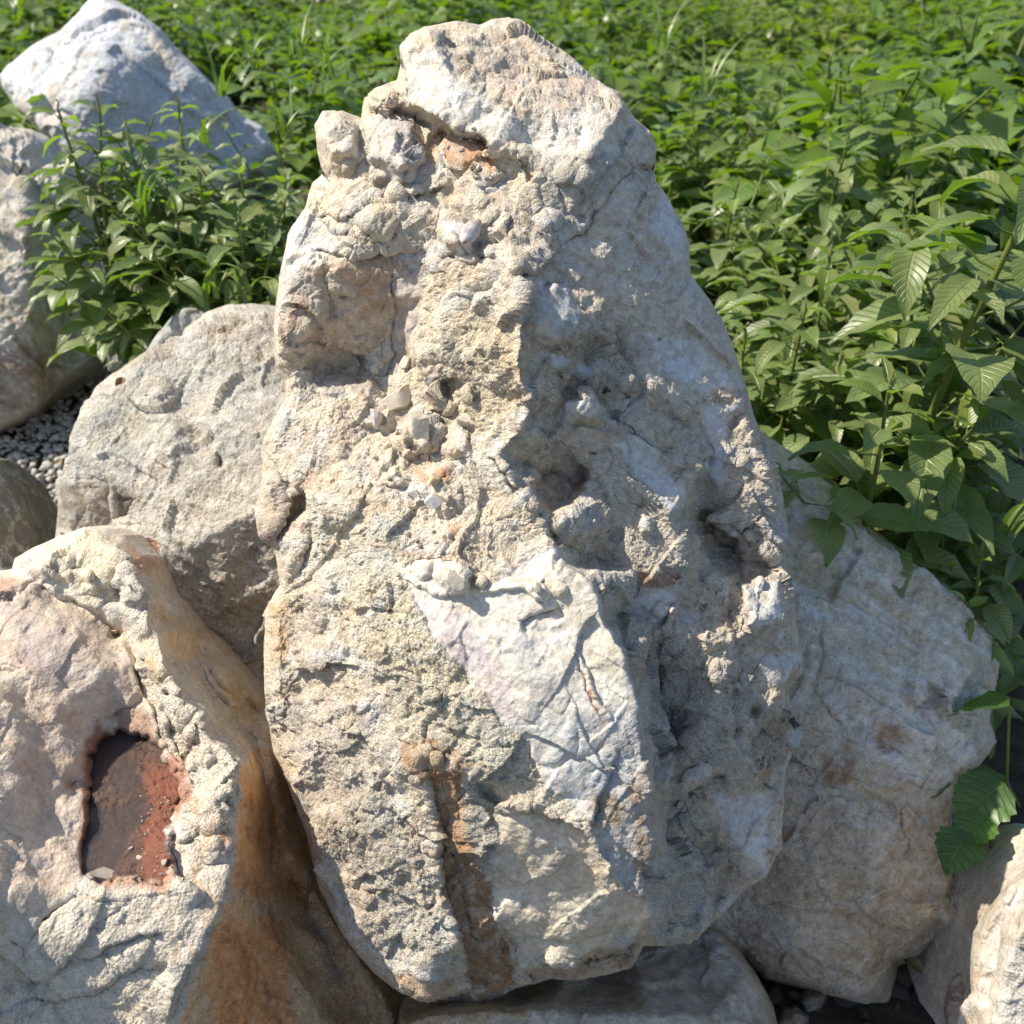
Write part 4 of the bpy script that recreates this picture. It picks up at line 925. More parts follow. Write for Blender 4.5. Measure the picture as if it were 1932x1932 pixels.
plain_rock("corner_boulder", "pinkish grey rock cut by the bottom right corner of the picture",
    [(1780, 1960), (1795, 1900), (1830, 1872), (1832, 1800), (1838, 1758), (1862, 1715), (1900, 1668), (1932, 1640), (1990, 1600), (2080, 1620), (2120, 1800), (2080, 2000), (1900, 2060)],
    (1950, 1830), [(1860, 1780, -8), (1900, 1720, -6), (1950, 1650, -8), (1870, 1860, -4), (1930, 1800, 3), (2000, 1780, 4), (1900, 1950, 2), (2000, 1950, 4), (1810, 1930, -10)], [[(1990, 1620, -4), (1925, 1740, 4), (1890, 1840, 2), (1870, 1940, 0)]],
    1.72, 130, 150, 22, .12, .4, srgb(206, 198, 188), None, lambda P: P.patch([(1880, 1850), (1932, 1830), (1932, 1932), (1880, 1932)], WHITE, .6, 12, seed=2), stone_disp(.7, .9, 1, 1.3), 2.2, 11)

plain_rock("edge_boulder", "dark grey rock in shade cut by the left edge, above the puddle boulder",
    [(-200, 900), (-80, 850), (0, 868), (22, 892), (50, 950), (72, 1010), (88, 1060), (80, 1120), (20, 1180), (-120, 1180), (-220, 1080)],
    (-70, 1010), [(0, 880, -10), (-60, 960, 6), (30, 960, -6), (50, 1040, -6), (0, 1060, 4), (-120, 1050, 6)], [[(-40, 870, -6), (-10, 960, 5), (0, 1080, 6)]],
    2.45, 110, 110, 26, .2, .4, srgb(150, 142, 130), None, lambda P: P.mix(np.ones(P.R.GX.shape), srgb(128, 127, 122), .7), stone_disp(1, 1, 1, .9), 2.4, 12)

# smaller stones wedged in between
def wedge(name, label, out, d0, col, n=40, seed=20, thick=.1, cw=10, cd=.05, group=None):
    o = np.array(out, float); c = o.mean(0)
    pts = [(c[0], c[1], 3)] + [(float(c[0] + (p[0] - c[0]) * .55), float(c[1] + (p[1] - c[1]) * .55), float(2 - 3 * ((k * 7) % 5) / 5)) for k, p in enumerate(out)]
    return plain_rock(name, label, out, tuple(c), pts, [], d0, n, n, cw, cd, thick, col, None, None, stone_disp(.4, .5, .6, 2.5), 2.0, seed, 3, group=group)
wedge("wedge_stone", "small bluish stone wedged behind the rounded boulder below the dark weeds", [(270, 672), (290, 640), (312, 612), (345, 578), (372, 576), (400, 590), (380, 640), (330, 690)], 2.75, srgb(176, 178, 180), 46, 21)
wedge("pale_stone", "upright pale grey stone on the gravel where the shaded and the rounded boulder meet", [(200, 668), (212, 640), (226, 634), (246, 652), (254, 680), (230, 706), (204, 700)], 3.1, srgb(176, 176, 176), 34, 22)
wedge("ledge_rock", "brown lump poking out under the leaning boulder beside the corner rock", [(1778, 1900), (1790, 1850), (1815, 1825), (1840, 1840), (1845, 1900), (1810, 1945), (1780, 1940)], 1.95, srgb(150, 130, 116), 40, 23)
wedge("small_rock", "small grey stone in the dark gap under the leaning boulder", [(1505, 1890), (1520, 1862), (1545, 1858), (1562, 1878), (1556, 1905), (1520, 1915)], 2.15, srgb(160, 148, 136), 34, 24)
wedge("sunk_stone", "half buried pale stone at the bottom right in the dark gap, lowest there", [(1460, 1935), (1475, 1905), (1500, 1895), (1525, 1915), (1530, 1950), (1490, 1965)], 2.1, srgb(156, 146, 134), 34, 25)

# ------------------------------------------------------------------ water in the hollow
def water():
    m, t, N, L = nt("rain_water")
    out = N('ShaderNodeOutputMaterial'); b = N('ShaderNodeBsdfPrincipled')
    b.inputs['Base Color'].default_value = (.86, .80, .76, 1); b.inputs['Roughness'].default_value = .06; b.inputs['IOR'].default_value = 1.33
    b.inputs['Transmission Weight'].default_value = .96
    n = N('ShaderNodeTexNoise', i_Scale=60.0, i_Detail=1.0); tc = N('ShaderNodeTexCoord'); L(tc.outputs['Object'], n.inputs['Vector'])
    bp = N('ShaderNodeBump'); bp.inputs['Strength'].default_value = .05; bp.inputs['Distance'].default_value = .002; L(n.outputs[0], bp.inputs['Height']); L(bp.outputs[0], b.inputs['Normal'])
    L(b.outputs[0], out.inputs[0])
    P = np.array(PUD, float); c = P.mean(0); Q = c + (P - c) * 1.12
    V = ray_pt(Q[:, 0], Q[:, 1], zplane_depth(Q[:, 0], Q[:, 1], ZP))
    cc = V.mean(0); V = np.concatenate([V, [cc]]); n_ = len(P)
    F = [[k, (k + 1) % n_, n_] for k in range(n_)]
    a = np.cross(V[F[0][1]] - V[F[0][0]], V[n_] - V[F[0][0]])
    if a[2] < 0: F = [f[::-1] for f in F]
    o = mesh_object("puddle", V, np.array(F), m, smooth=False)
    tag(o, "shallow reddish brown rain puddle lying in the hollow of the left boulder", "puddle")
water()

# ------------------------------------------------------------------ loose fragments
def chip_mesh(name, seed, sub=2, rough=.18):
    q = np.random.RandomState(seed)
    import bmesh
    bm = bmesh.new(); bmesh.ops.create_icosphere(bm, subdivisions=sub, radius=1)
    V = np.array([v.co[:] for v in bm.verts])
    pl = q.normal(size=(9, 3)); pl /= np.linalg.norm(pl, axis=1)[:, None]; off = q.uniform(.32, .7, 9)
    for n_, o in zip(pl, off):
        d = V @ n_; V = V - np.maximum(d - o, 0)[:, None] * n_
    V = V * q.uniform(.7, 1.15, 3); V += rough * .12 * np.stack([perlin(V, 2.2, seed + k) for k in range(3)], 1)
    for v, c in zip(bm.verts, V): v.co = c
    me = bpy.data.meshes.new(name); bm.to_mesh(me); bm.free()
    return me
chip_mats = []
for k, c in enumerate([(202, 192, 175), (188, 184, 180), (194, 174, 142), (166, 156, 144)]):
    m, t, N, L = nt("stone_chip"); out = N('ShaderNodeOutputMaterial'); b = N('ShaderNodeBsdfPrincipled'); b.inputs['Roughness'].default_value = .85
    n = N('ShaderNodeTexNoise', i_Scale=120.0, i_Detail=4.0); tc = N('ShaderNodeTexCoord'); gm = N('ShaderNodeNewGeometry'); L(gm.outputs['Position'], n.inputs['Vector'])
    mx = N('ShaderNodeMix', data_type='RGBA'); col = srgb(*c); mx.inputs[6].default_value = (*(col * .72), 1); mx.inputs[7].default_value = (*np.clip(col * 1.15, 0, 1), 1); L(n.outputs[0], mx.inputs[0]); L(mx.outputs[2], b.inputs['Base Color'])
    bp = N('ShaderNodeBump'); bp.inputs['Strength'].default_value = .5; bp.inputs['Distance'].default_value = .003; L(n.outputs[0], bp.inputs['Height']); L(bp.outputs[0], b.inputs['Normal']); L(b.outputs[0], out.inputs[0]); chip_mats.append(m)
CHIPS = []
for k in range(8):
    me = chip_mesh("stone_chip", 300 + k, 3); me.materials.append(chip_mats[k % 4]); me.polygons.foreach_set("use_smooth", [True] * len(me.polygons)); 
    try: me.set_sharp_from_angle(angle=math.radians(28))
    except Exception: pass
    CHIPS.append(me)

bpy.context.view_layer.update()
DG = bpy.context.evaluated_depsgraph_get()
def hit(px, py, only=None):
    o = Vector(CAM); d = Vector(ray_pt(px, py, 1.0) - CAM).normalized()
    ok, loc, nor, _, ob, _ = SC.ray_cast(DG, o, d)
    return (loc, nor, ob) if ok else (None, None, None)
def place_chip(name, label, px, py, r, seed, group=None, sc=(1, 1, 1), tilt=None, mat=None, sink=.25, cat="stone"):
    loc, nor, ob = hit(px, py)
    if loc is None: return
    dist = (loc - Vector(CAM)).dot(Vector(FWD)); R_ = r / 966 * TAN * dist
    me = CHIPS[seed % 8]
    o = bpy.data.objects.new(name, me); COL.objects.link(o)
    q = random.Random(seed)
    o.rotation_euler = tilt or (q.uniform(-.5, .5), q.uniform(-.5, .5), q.uniform(0, 6.3))
    o.scale = (R_ * sc[0], R_ * sc[1], R_ * sc[2]); o.location = loc + nor * R_ * (.6 - sink) * min(sc)
    if mat is not None:
        o.material_slots[0].link = 'OBJECT'; o.material_slots[0].material = chip_mats[mat]
    return tag(o, label, cat, group)
place_chip("loose_stone", "upright triangular cream fragment standing on the ledge left of the boulder's middle", 758, 752, 44, 3, sc=(.75, .8, 1.25), tilt=(.2, .3, .5), mat=0)
place_chip("loose_stone", "narrow pointed fragment standing behind the triangular one on the ledge", 770, 690, 24, 6, sc=(.7, .7, 1.2), tilt=(.1, -.2, 1.), mat=0)
place_chip("loose_stone", "blocky cream fragment just right of and below the triangular one", 800, 812, 42, 9, sc=(1, .8, 1.1), mat=0)
place_chip("loose_stone", "flat grey fragment lying between the pointed and the blocky ones", 812, 722, 26, 12, sc=(1.2, .6, .6), mat=1)
place_chip("loose_stone", "cracked grey fragment left of the triangular one, on the shaded pocket floor", 708, 790, 27, 15, sc=(.8, .8, 1.1), mat=1)
place_chip("loose_stone", "white crumb alone on the ledge below the cracked grey fragment", 684, 822, 10, 5, mat=1)
place_chip("loose_stone", "tan crumb below the blocky fragment", 862, 852, 11, 7, mat=2)
place_chip("loose_stone", "pinkish tablet of stone set in the rubble below the ledge", 822, 908, 30, 18, sc=(1.4, .7, .55), mat=2)
place_chip("loose_stone", "rounded grey lump under the pinkish tablet", 825, 945, 24, 21, sc=(1, 1, .6), mat=1)
place_chip("loose_stone", "small cream lump at the right end of the ledge rubble", 868, 800, 26, 24, mat=0)
place_chip("loose_stone", "oval scale of pale stone on the upper rim of the smooth slab", 850, 1092, 44, 10, sc=(1.1, .8, .45), tilt=(.3, .2, .4), mat=0)
place_chip("loose_stone", "small lump on the slab edge beside the scoop", 1012, 1108, 17, 4, mat=0)
place_chip("loose_stone", "tiny pebble resting on the leaning boulder", 1705, 1094, 9, 2, mat=0)
place_chip("loose_stone", "little cream stone caught in the left boulder's groove", 218, 1188, 9, 8, mat=2)
rr = random.Random(77)
for k in range(9):
    place_chip("crumb", "white crumb in the little heap in the right hollow of the standing boulder", 1345 + rr.uniform(-14, 26), 1112 + rr.uniform(-10, 20), rr.uniform(5, 10), k + 40, "white crumbs heaped in the right hollow", mat=1)
for k in range(46):
    place_chip("crumb", "small crumb of stone lying on the rubbly ledge of the standing boulder", *[(rr.gauss(800, 60), rr.gauss(850, 55)), (rr.gauss(840, 50), rr.gauss(1030, 34)), (rr.gauss(870, 40), rr.gauss(290, 20))][k % 3], rr.uniform(3.5, 8), k + 60, "crumbs scattered on the ledges")
for (x, y, r, s, l) in [(192, 1652, 24, (1.6, .7, .4), "flat dark slab at the near end of the puddle, largest of its stones"), (168, 1656, 14, (.8, .5, 1.1), "narrow upright sliver in the near left corner of the puddle"), (246, 1602, 8, (1, .8, .7), "pink and white pebble in the middle of the wet gravel"),
                        (262, 1618, 9, (1.2, .7, .5), "pink flake right of the middle pebble in the puddle"), (252, 1654, 11, (1.2, .7, .5), "pinkish oval pebble at the puddle's near rim"), (306, 1650, 9, (1, .8, .6), "cream pebble at the near right corner of the puddle"), (312, 1626, 16, (.5, .8, 1.2), "tall leaning cream sliver at the right rim of the puddle")]:
    place_chip("puddle_stone", l, x, y, r, int(x), sc=s, mat=[3, 0, 2][int(x) % 3])
for k in range(30):
    place_chip("grit", "speck of grit in the red mud on the puddle's right side", rr.uniform(262, 325), rr.uniform(1500, 1650), rr.uniform(2, 4), k + 160, "grit in the wet red mud", mat=[2, 3][k % 2])

# ------------------------------------------------------------------ ground
def gz(x, y):
    x = np.asarray(x, float); y = np.asarray(y, float)
    return -.12 + .46 * sstep(y, 1.7, 3.1) + .02 * np.sin(x * 2.1 + y) + .015 * np.sin(y * 3.3 - x * 1.3)
def soil_mat(name, c1, c2, sc=18.0):
    m, t, N, L = nt(name); out = N('ShaderNodeOutputMaterial'); b = N('ShaderNodeBsdfPrincipled'); b.inputs['Roughness'].default_value = .95
    n = N('ShaderNodeTexNoise', i_Scale=sc, i_Detail=8.0, i_Roughness=.65); tc = N('ShaderNodeTexCoord'); L(tc.outputs['Object'], n.inputs['Vector'])
    mx = N('ShaderNodeMix', data_type='RGBA'); mx.inputs[6].default_value = (*c1, 1); mx.inputs[7].default_value = (*c2, 1)
    r = N('ShaderNodeMapRange', i_From_Min=.35, i_From_Max=.65); L(n.outputs[0], r.inputs[0]); L(r.outputs[0], mx.inputs[0]); L(mx.outputs[2], b.inputs['Base Color'])
    bp = N('ShaderNodeBump'); bp.inputs['Strength'].default_value = .8; bp.inputs['Distance'].default_value = .02; L(n.outputs[0], bp.inputs['Height']); L(bp.outputs[0], b.inputs['Normal']); L(b.outputs[0], out.inputs[0])
    return m
def ground():
    xs = np.concatenate([[-150, -60, -25, -12], np.linspace(-7, 7, 90), [12, 25, 60, 150]]); ys = np.concatenate([[-40, -10, -3], np.linspace(-1, 9, 80), [12, 18, 30, 60, 120, 250]])
    X, Y = np.meshgrid(xs, ys); near = np.exp(-(X / 8) ** 2) * (Y < 11)
    Z = gz(X, Y) + near * .02 * perlin(np.stack([X.ravel(), Y.ravel(), X.ravel() * 0], 1), 2.5, 3).reshape(X.shape)
    V = np.stack([X, Y, Z], -1).reshape(-1, 3); idx = np.arange(X.size).reshape(X.shape)
    F = np.stack([idx[:-1, :-1], idx[:-1, 1:], idx[1:, 1:], idx[1:, :-1]], -1).reshape(-1, 4)
    tag(mesh_object("ground", V, F, soil_mat("dark_soil", (.035, .028, .02), (.09, .075, .055))), kind="structure")
ground()

def gravel():
    """limestone chippings on the ground between the left boulders, joined; the larger ones are stones of their own"""
    q = np.random.RandomState(8); VV, FF, base = [], [], 0
    tmpl = []
    for k in range(5):
        me = chip_mesh("tmp", 500 + k, 1); tmpl.append((np.array([v.co[:] for v in me.vertices]), np.array([p.vertices[:] for p in me.polygons]))); bpy.data.meshes.remove(me)
    for k in range(5200):
        px, py = q.uniform(-80, 300), q.uniform(640, 1120)
        yd = (966 - py) / 966 * TAN; dist = (CAM[2] - .33) / -(yd * UP[2] + FWD[2]); w_ = ray_pt(px, py, dist)
        r = q.uniform(.006, .02) * (1.6 if q.rand() < .12 else 1); v, f = tmpl[k % 5]
        a = q.uniform(0, 6.3, 3); M = np.array(Matrix.Rotation(a[0], 3, 'X') @ Matrix.Rotation(a[1], 3, 'Y') @ Matrix.Rotation(a[2], 3, 'Z'))
        z = float(gz(w_[0], w_[1])) + q.uniform(-.004, .02)
        VV.append(v @ M.T * r * np.array([1, 1, .7]) + np.array([w_[0], w_[1], z])); FF.append(f + base); base += len(v)
    o = mesh_object("gravel", np.concatenate(VV), np.concatenate(FF), chip_mats[1], smooth=False)
    tag(o, kind="stuff", label="pale limestone chippings spread between the left boulders")
    big = [(96, 800, 26, "large flat pale stone on the gravel"), (130, 795, 17, "flat stone right of the largest one on the gravel"), (150, 735, 18, "grey stone high on the gravel strip by the rounded boulder"), (20, 866, 14, "bluish stone on the gravel above the dark edge rock"), (60, 880, 9, "small pale stone in the middle of the gravel"),
           (95, 925, 10, "grey stone on the lower gravel"), (120, 850, 12, "stone against the rounded boulder's left side"), (88, 830, 18, "flat stone below the largest one on the gravel"), (70, 960, 9, "lowest pale stone on the gravel strip"), (40, 838, 9, "little stone at the left of the gravel under the shaded boulder"), (175, 712, 14, "stone at the top of the gravel strip")]
    for k, (px, py, r, l) in enumerate(big):
        yd = (966 - py) / 966 * TAN; dist = (CAM[2] - .35) / -(yd * UP[2] + FWD[2]); w_ = ray_pt(px, py, dist); R_ = r / 966 * TAN * dist
        o = bpy.data.objects.new("gravel_stone", CHIPS[k % 8]); COL.objects.link(o); o.location = (w_[0], w_[1], float(gz(w_[0], w_[1])) + R_ * .25); o.scale = (R_, R_ * .9, R_ * .5); o.rotation_euler = (.1, .1, k * 1.3)
        o.material_slots[0].link = 'OBJECT'; o.material_slots[0].material = chip_mats[1]
        tag(o, l, "stone", "larger stones on the gravel")
gravel()

# ------------------------------------------------------------------ leaves
def leaf_mat(name, c, trans, rough=.42, tk=.42, vein=1.0, veins=11.0):
    m, t, N, L = nt(name); out = N('ShaderNodeOutputMaterial'); b = N('ShaderNodeBsdfPrincipled'); tr = N('ShaderNodeBsdfTranslucent'); mx = N('ShaderNodeMixShader'); mx.inputs[0].default_value = tk
    b.inputs['Roughness'].default_value = rough; b.inputs['Specular IOR Level'].default_value = .8
    uv = N('ShaderNodeUVMap'); sp = N('ShaderNodeSeparateXYZ'); L(uv.outputs[0], sp.inputs[0])
    # pinnate veins: t - 0.55*|u|
    s1 = N('ShaderNodeMath', operation='SUBTRACT'); L(sp.outputs[1], s1.inputs[0]); s1.inputs[1].default_value = .5
    ab = N('ShaderNodeMath', operation='ABSOLUTE'); L(s1.outputs[0], ab.inputs[0])
    ma = N('ShaderNodeMath', operation='MULTIPLY_ADD'); L(ab.outputs[0], ma.inputs[0]); ma.inputs[1].default_value = -.42; L(sp.outputs[0], ma.inputs[2])
    mm = N('ShaderNodeMath', operation='MULTIPLY'); L(ma.outputs[0], mm.inputs[0]); mm.inputs[1].default_value = veins
    pp = N('ShaderNodeMath', operation='PINGPONG'); L(mm.outputs[0], pp.inputs[0]); pp.inputs[1].default_value = .5
    r1 = N('ShaderNodeMapRange', i_From_Min=.0, i_From_Max=.14, i_To_Min=1.0, i_To_Max=0.0); L(pp.outputs[0], r1.inputs[0])
    r2 = N('ShaderNodeMapRange', i_From_Min=.0, i_From_Max=.05, i_To_Min=1.0, i_To_Max=0.0); L(ab.outputs[0], r2.inputs[0])
    mv = N('ShaderNodeMath', operation='MAXIMUM'); L(r1.outputs[0], mv.inputs[0]); L(r2.outputs[0], mv.inputs[1])
    oi = N('ShaderNodeObjectInfo'); gm = N('ShaderNodeNewGeometry'); n = N('ShaderNodeTexNoise', i_Scale=9.0, i_Detail=3.0); L(gm.outputs['Position'], n.inputs['Vector'])
    hs = N('ShaderNodeHueSaturation'); hs.inputs['Color'].default_value = (*c, 1)
    rv = N('ShaderNodeMapRange', i_From_Min=.3, i_From_Max=.7, i_To_Min=.6, i_To_Max=1.4); L(n.outputs[0], rv.inputs[0]); L(rv.outputs[0], hs.inputs['Value'])
    rh = N('ShaderNodeMapRange', i_To_Min=.465, i_To_Max=.505); L(oi.outputs['Random'], rh.inputs[0]); L(rh.outputs[0], hs.inputs['Hue'])
    yl = N('ShaderNodeMapRange', i_From_Min=.90, i_From_Max=1.0, i_To_Max=.75); L(oi.outputs['Random'], yl.inputs[0]); ym = N('ShaderNodeMix', data_type='RGBA'); L(yl.outputs[0], ym.inputs[0]); L(hs.outputs[0], ym.inputs[6]); ym.inputs[7].default_value = (.30, .27, .07, 1); hs = ym
    cm = N('ShaderNodeMix', data_type='RGBA'); L(mv.outputs[0], cm.inputs[0]); L(hs.outputs[2], cm.inputs[6]); cm.inputs[7].default_value = (c[0] * 1.6, c[1] * 1.35, c[2] * 1.4, 1)
    L(cm.outputs[2], b.inputs['Base Color']); tr.inputs['Color'].default_value = (*trans, 1)
    bp = N('ShaderNodeBump'); bp.inputs['Strength'].default_value = .7 * vein; bp.inputs['Distance'].default_value = .003; bp.invert = True; L(mv.outputs[0], bp.inputs['Height']); L(bp.outputs[0], b.inputs['Normal'])
    L(b.outputs[0], mx.inputs[1]); L(tr.outputs[0], mx.inputs[2]); L(mx.outputs[0], out.inputs[0])
    return m
LEAF = leaf_mat("amaranth_leaf", (.155, .225, .075), (.26, .48, .02), rough=.42, tk=.28)
LEAF_Y = leaf_mat("young_leaf", (.17, .26, .06), (.34, .58, .03), tk=.35)
LEAF_B = leaf_mat("broad_leaf", (.06, .14, .03), (.14, .40, .02), tk=.35, veins=7.0)
FARLEAF = leaf_mat("field_leaf", (.095, .17, .028), (.30, .54, .01), vein=0, tk=.28, rough=.42)
def stem_mat(name, c):
    m, t, N, L = nt(name); out = N('ShaderNodeOutputMaterial'); b = N('ShaderNodeBsdfPrincipled'); b.inputs['Roughness'].default_value = .5
    n = N('ShaderNodeTexNoise', i_Scale=30.0); mx = N('ShaderNodeMix', data_type='RGBA'); mx.inputs[6].default_value = (*c, 1); mx.inputs[7].default_value = (c[0] * 1.7, c[1] * 1.1, c[2] * 1.2, 1); L(n.outputs[0], mx.inputs[0]); L(mx.outputs[2], b.inputs['Base Color']); L(b.outputs[0], out.inputs[0]); return m
STEM = stem_mat("weed_stem", (.10, .16, .03)); SPIKE = stem_mat("seed_spike", (.13, .2, .06))
STRAW = stem_mat("dry_stem", (.25, .13, .07))

def leaf_geo(L=1.0, W=.42, droop=.5, fold=.25, nseg=7, wave=.03, seed=0, tip=1.0, lobes=0, twist=0.0):
    """blade along +X, V and per-vertex uv; 4 columns of quads"""
    q = random.Random(seed); t = np.linspace(0, 1, nseg + 1)
    w = W * np.clip(np.sin(math.pi * np.clip(t, 0, 1) ** (.72)) ** .85 * (1 - .25 * t * tip), .015, None) * L
    if lobes: w = w * (1 + .16 * np.abs(np.sin(t * math.pi * lobes)))
    ang = -droop * t ** 1.3; x = np.concatenate([[0], np.cumsum(np.cos(ang[1:]) / nseg)]) * L; z = np.concatenate([[0], np.cumsum(np.sin(ang[1:]) / nseg)]) * L
    V, UV = [], []
    for i in range(nseg + 1):
        for j, u in enumerate((-1, -.5, 0, .5, 1)):
            f = fold * abs(u) * w[i] * .5 + wave * L * math.sin(i * 2.1 + seed + (3 if u > 0 else 0)) * abs(u) ** 2 * min(1, t[i] * 3)
            tw = twist * t[i]
            yy, zz = u * w[i] * .5, f
            V.append((x[i] - math.sin(ang[i]) * zz, yy * math.cos(tw) - zz * math.sin(tw), z[i] + zz * math.cos(tw) + yy * math.sin(tw))); UV.append((t[i], .5 + u * .5))
    F = [(i * 5 + j, (i + 1) * 5 + j, (i + 1) * 5 + j + 1, i * 5 + j + 1) for i in range(nseg) for j in range(4)]
    return np.array(V), np.array(F), np.array(UV)
def leaf_lo(L=1.0, W=.42, droop=.5, fold=.3):
    x1, x2 = L * .38, L * .8; z1, z2, z3 = -droop * .05 * L, -droop * .26 * L, -droop * .5 * L; w1, w2 = W * L * .5, W * L * .3; f = fold * w1
    V = np.array([(0, 0, 0), (x1, -w1, z1 + f), (x1, 0, z1), (x1, w1, z1 + f), (x2, -w2, z2 + f * .5), (x2, 0, z2), (x2, w2, z2 + f * .5), (L * .98, 0, z3)])
    F = np.array([(0, 1, 2), (0, 2, 3), (1, 4, 2), (2, 4, 5), (2, 5, 3), (3, 5, 6), (4, 7, 5), (5, 7, 6)])
    UV = np.array([(0, .5), (.4, 0), (.4, .5), (.4, 1), (.8, .2), (.8, .5), (.8, .8), (1, .5)]); return V, F, UV
def tube(P, R_, n=6):
    P = np.array(P, float); V = []; F = []
    for i, p in enumerate(P):
        d = P[min(i + 1, len(P) - 1)] - P[max(i - 1, 0)]; d /= np.linalg.norm(d) + 1e-9
        a = np.cross(d, [0, 0, 1] if abs(d[2]) < .9 else [1, 0, 0]); a /= np.linalg.norm(a); b = np.cross(d, a)
        for k in range(n): V.append(p + R_[i] * (a * math.cos(6.2832 * k / n) + b * math.sin(6.2832 * k / n)))
    for i in range(len(P) - 1):
        for k in range(n): F.append((i * n + k, i * n + (k + 1) % n, (i + 1) * n + (k + 1) % n, (i + 1) * n + k))
    return np.array(V), np.array(F)
class Acc:
    def __init__(s): s.V, s.F3, s.F4, s.U, s.b = [], [], [], [], 0
    def add(s, V, F, UV=None):
        (s.F4 if F.shape[1] == 4 else s.F3).append(F + s.b); s.V.append(V); s.U.append(UV if UV is not None else np.full((len(V), 2), .25)); s.b += len(V)
    def build(s, name, mat, parent=None, smooth=True):
        g = []
        if s.F4: g.append(np.concatenate(s.F4))
        if s.F3: g.append(np.concatenate(s.F3))
        return mesh_object(name, np.concatenate(s.V), g, mat, parent, smooth, uv=np.concatenate(s.U))
LV = []
for k, (W_, d_, f_, ls) in enumerate([(.50, .55, .30, 0), (.44, .9, .35, 0), (.56, .35, .22, 0), (.46, 1.2, .4, 0), (.38, .5, .5, 0), (.60, .8, .25, 0)]):
    V_, F_, U_ = leaf_geo(1, W_, d_, f_, 8, .02, k, twist=.3 * (k % 3 - 1)); o = mesh_object("leaf", V_, F_, LEAF, uv=U_); LV.append(o.data); bpy.data.objects.remove(o)
LVY = [m_.copy() for m_ in LV]
for m_ in LVY: m_.materials.clear(); m_.materials.append(LEAF_Y)

def rotm(az, el, roll=0):
    return np.array(Matrix.Rotation(az, 3, 'Z') @ Matrix.Rotation(-el, 3, 'Y') @ Matrix.Rotation(roll, 3, 'X'))
def plan(seed, H, nleaf, Lmax, lean=.08, spread=1.0):
    """where the leaves of one weed sit: list of (petiole start, blade base, az, el, size, young)"""
    q = random.Random(seed); a0 = q.uniform(0, 6.28); out = []; lx, ly = q.uniform(-lean, lean), q.uniform(-lean, lean)
    axis = lambda t: np.array([lx * t * t * H + .012 * math.sin(5 * t + seed), ly * t * t * H, H * t])
    for i in range(nleaf):
        t = .22 + .78 * (i / (nleaf - 1)) ** .75; az = a0 + i * 2.4 + q.uniform(-.3, .3)
        big = (math.sin(min(1, (1.06 - t) * 1.55) * 1.57)); s = Lmax * (.40 + .60 * big) * q.uniform(.75, 1.1)
        pl = s * (.55 if t < .9 else .2) * q.uniform(.7, 1.1) * spread; pe = q.uniform(.3, .7) + (.5 if t > .93 else 0)
        p0 = axis(t); d = np.array([math.cos(az) * math.cos(pe), math.sin(az) * math.cos(pe), math.sin(pe)]); p1 = p0 + d * pl
        out.append((p0, p1, az, q.uniform(-.25, .35) + (.5 if t > .95 else 0), s, t > .93, q.uniform(-.3, .3)))
    return axis, out
def stem_acc(axis, leaves, H, r0, n=7):
    A = Acc(); ts = np.linspace(0, 1, n); V_, F_ = tube([axis(t) for t in ts], [r0 * (1 - .75 * t) for t in ts], 7); A.add(V_, F_)
    for (p0, p1, az, el, s, yg, ro) in leaves:
        m_ = (p0 + p1) / 2 - np.array([0, 0, .04 * s]); V_, F_ = tube([p0, m_, p1], [.012 * s + .0009, .010 * s + .0007, .008 * s + .0005], 4); A.add(V_, F_)
    return A
def spike_acc(base, h, seed, n=3, r=.006):
    q = random.Random(seed); A = Acc()
    for k in range(n):
        l = h * q.uniform(.5, 1) * (1 if k == 0 else .55); d = np.array([q.uniform(-.5, .5) * (k > 0), q.uniform(-.5, .5) * (k > 0), 1.]); d /= np.linalg.norm(d)
        P_ = [base + d * l * t + np.array([.15 * l * t * t * q.uniform(-1, 1), 0, 0]) for t in np.linspace(0, 1, 8)]
        V_, F_ = tube(P_, [r * (.6 + .5 * (i % 2)) * (1 - .6 * i / 7) for i in range(8)], 6); A.add(V_, F_)
    return A
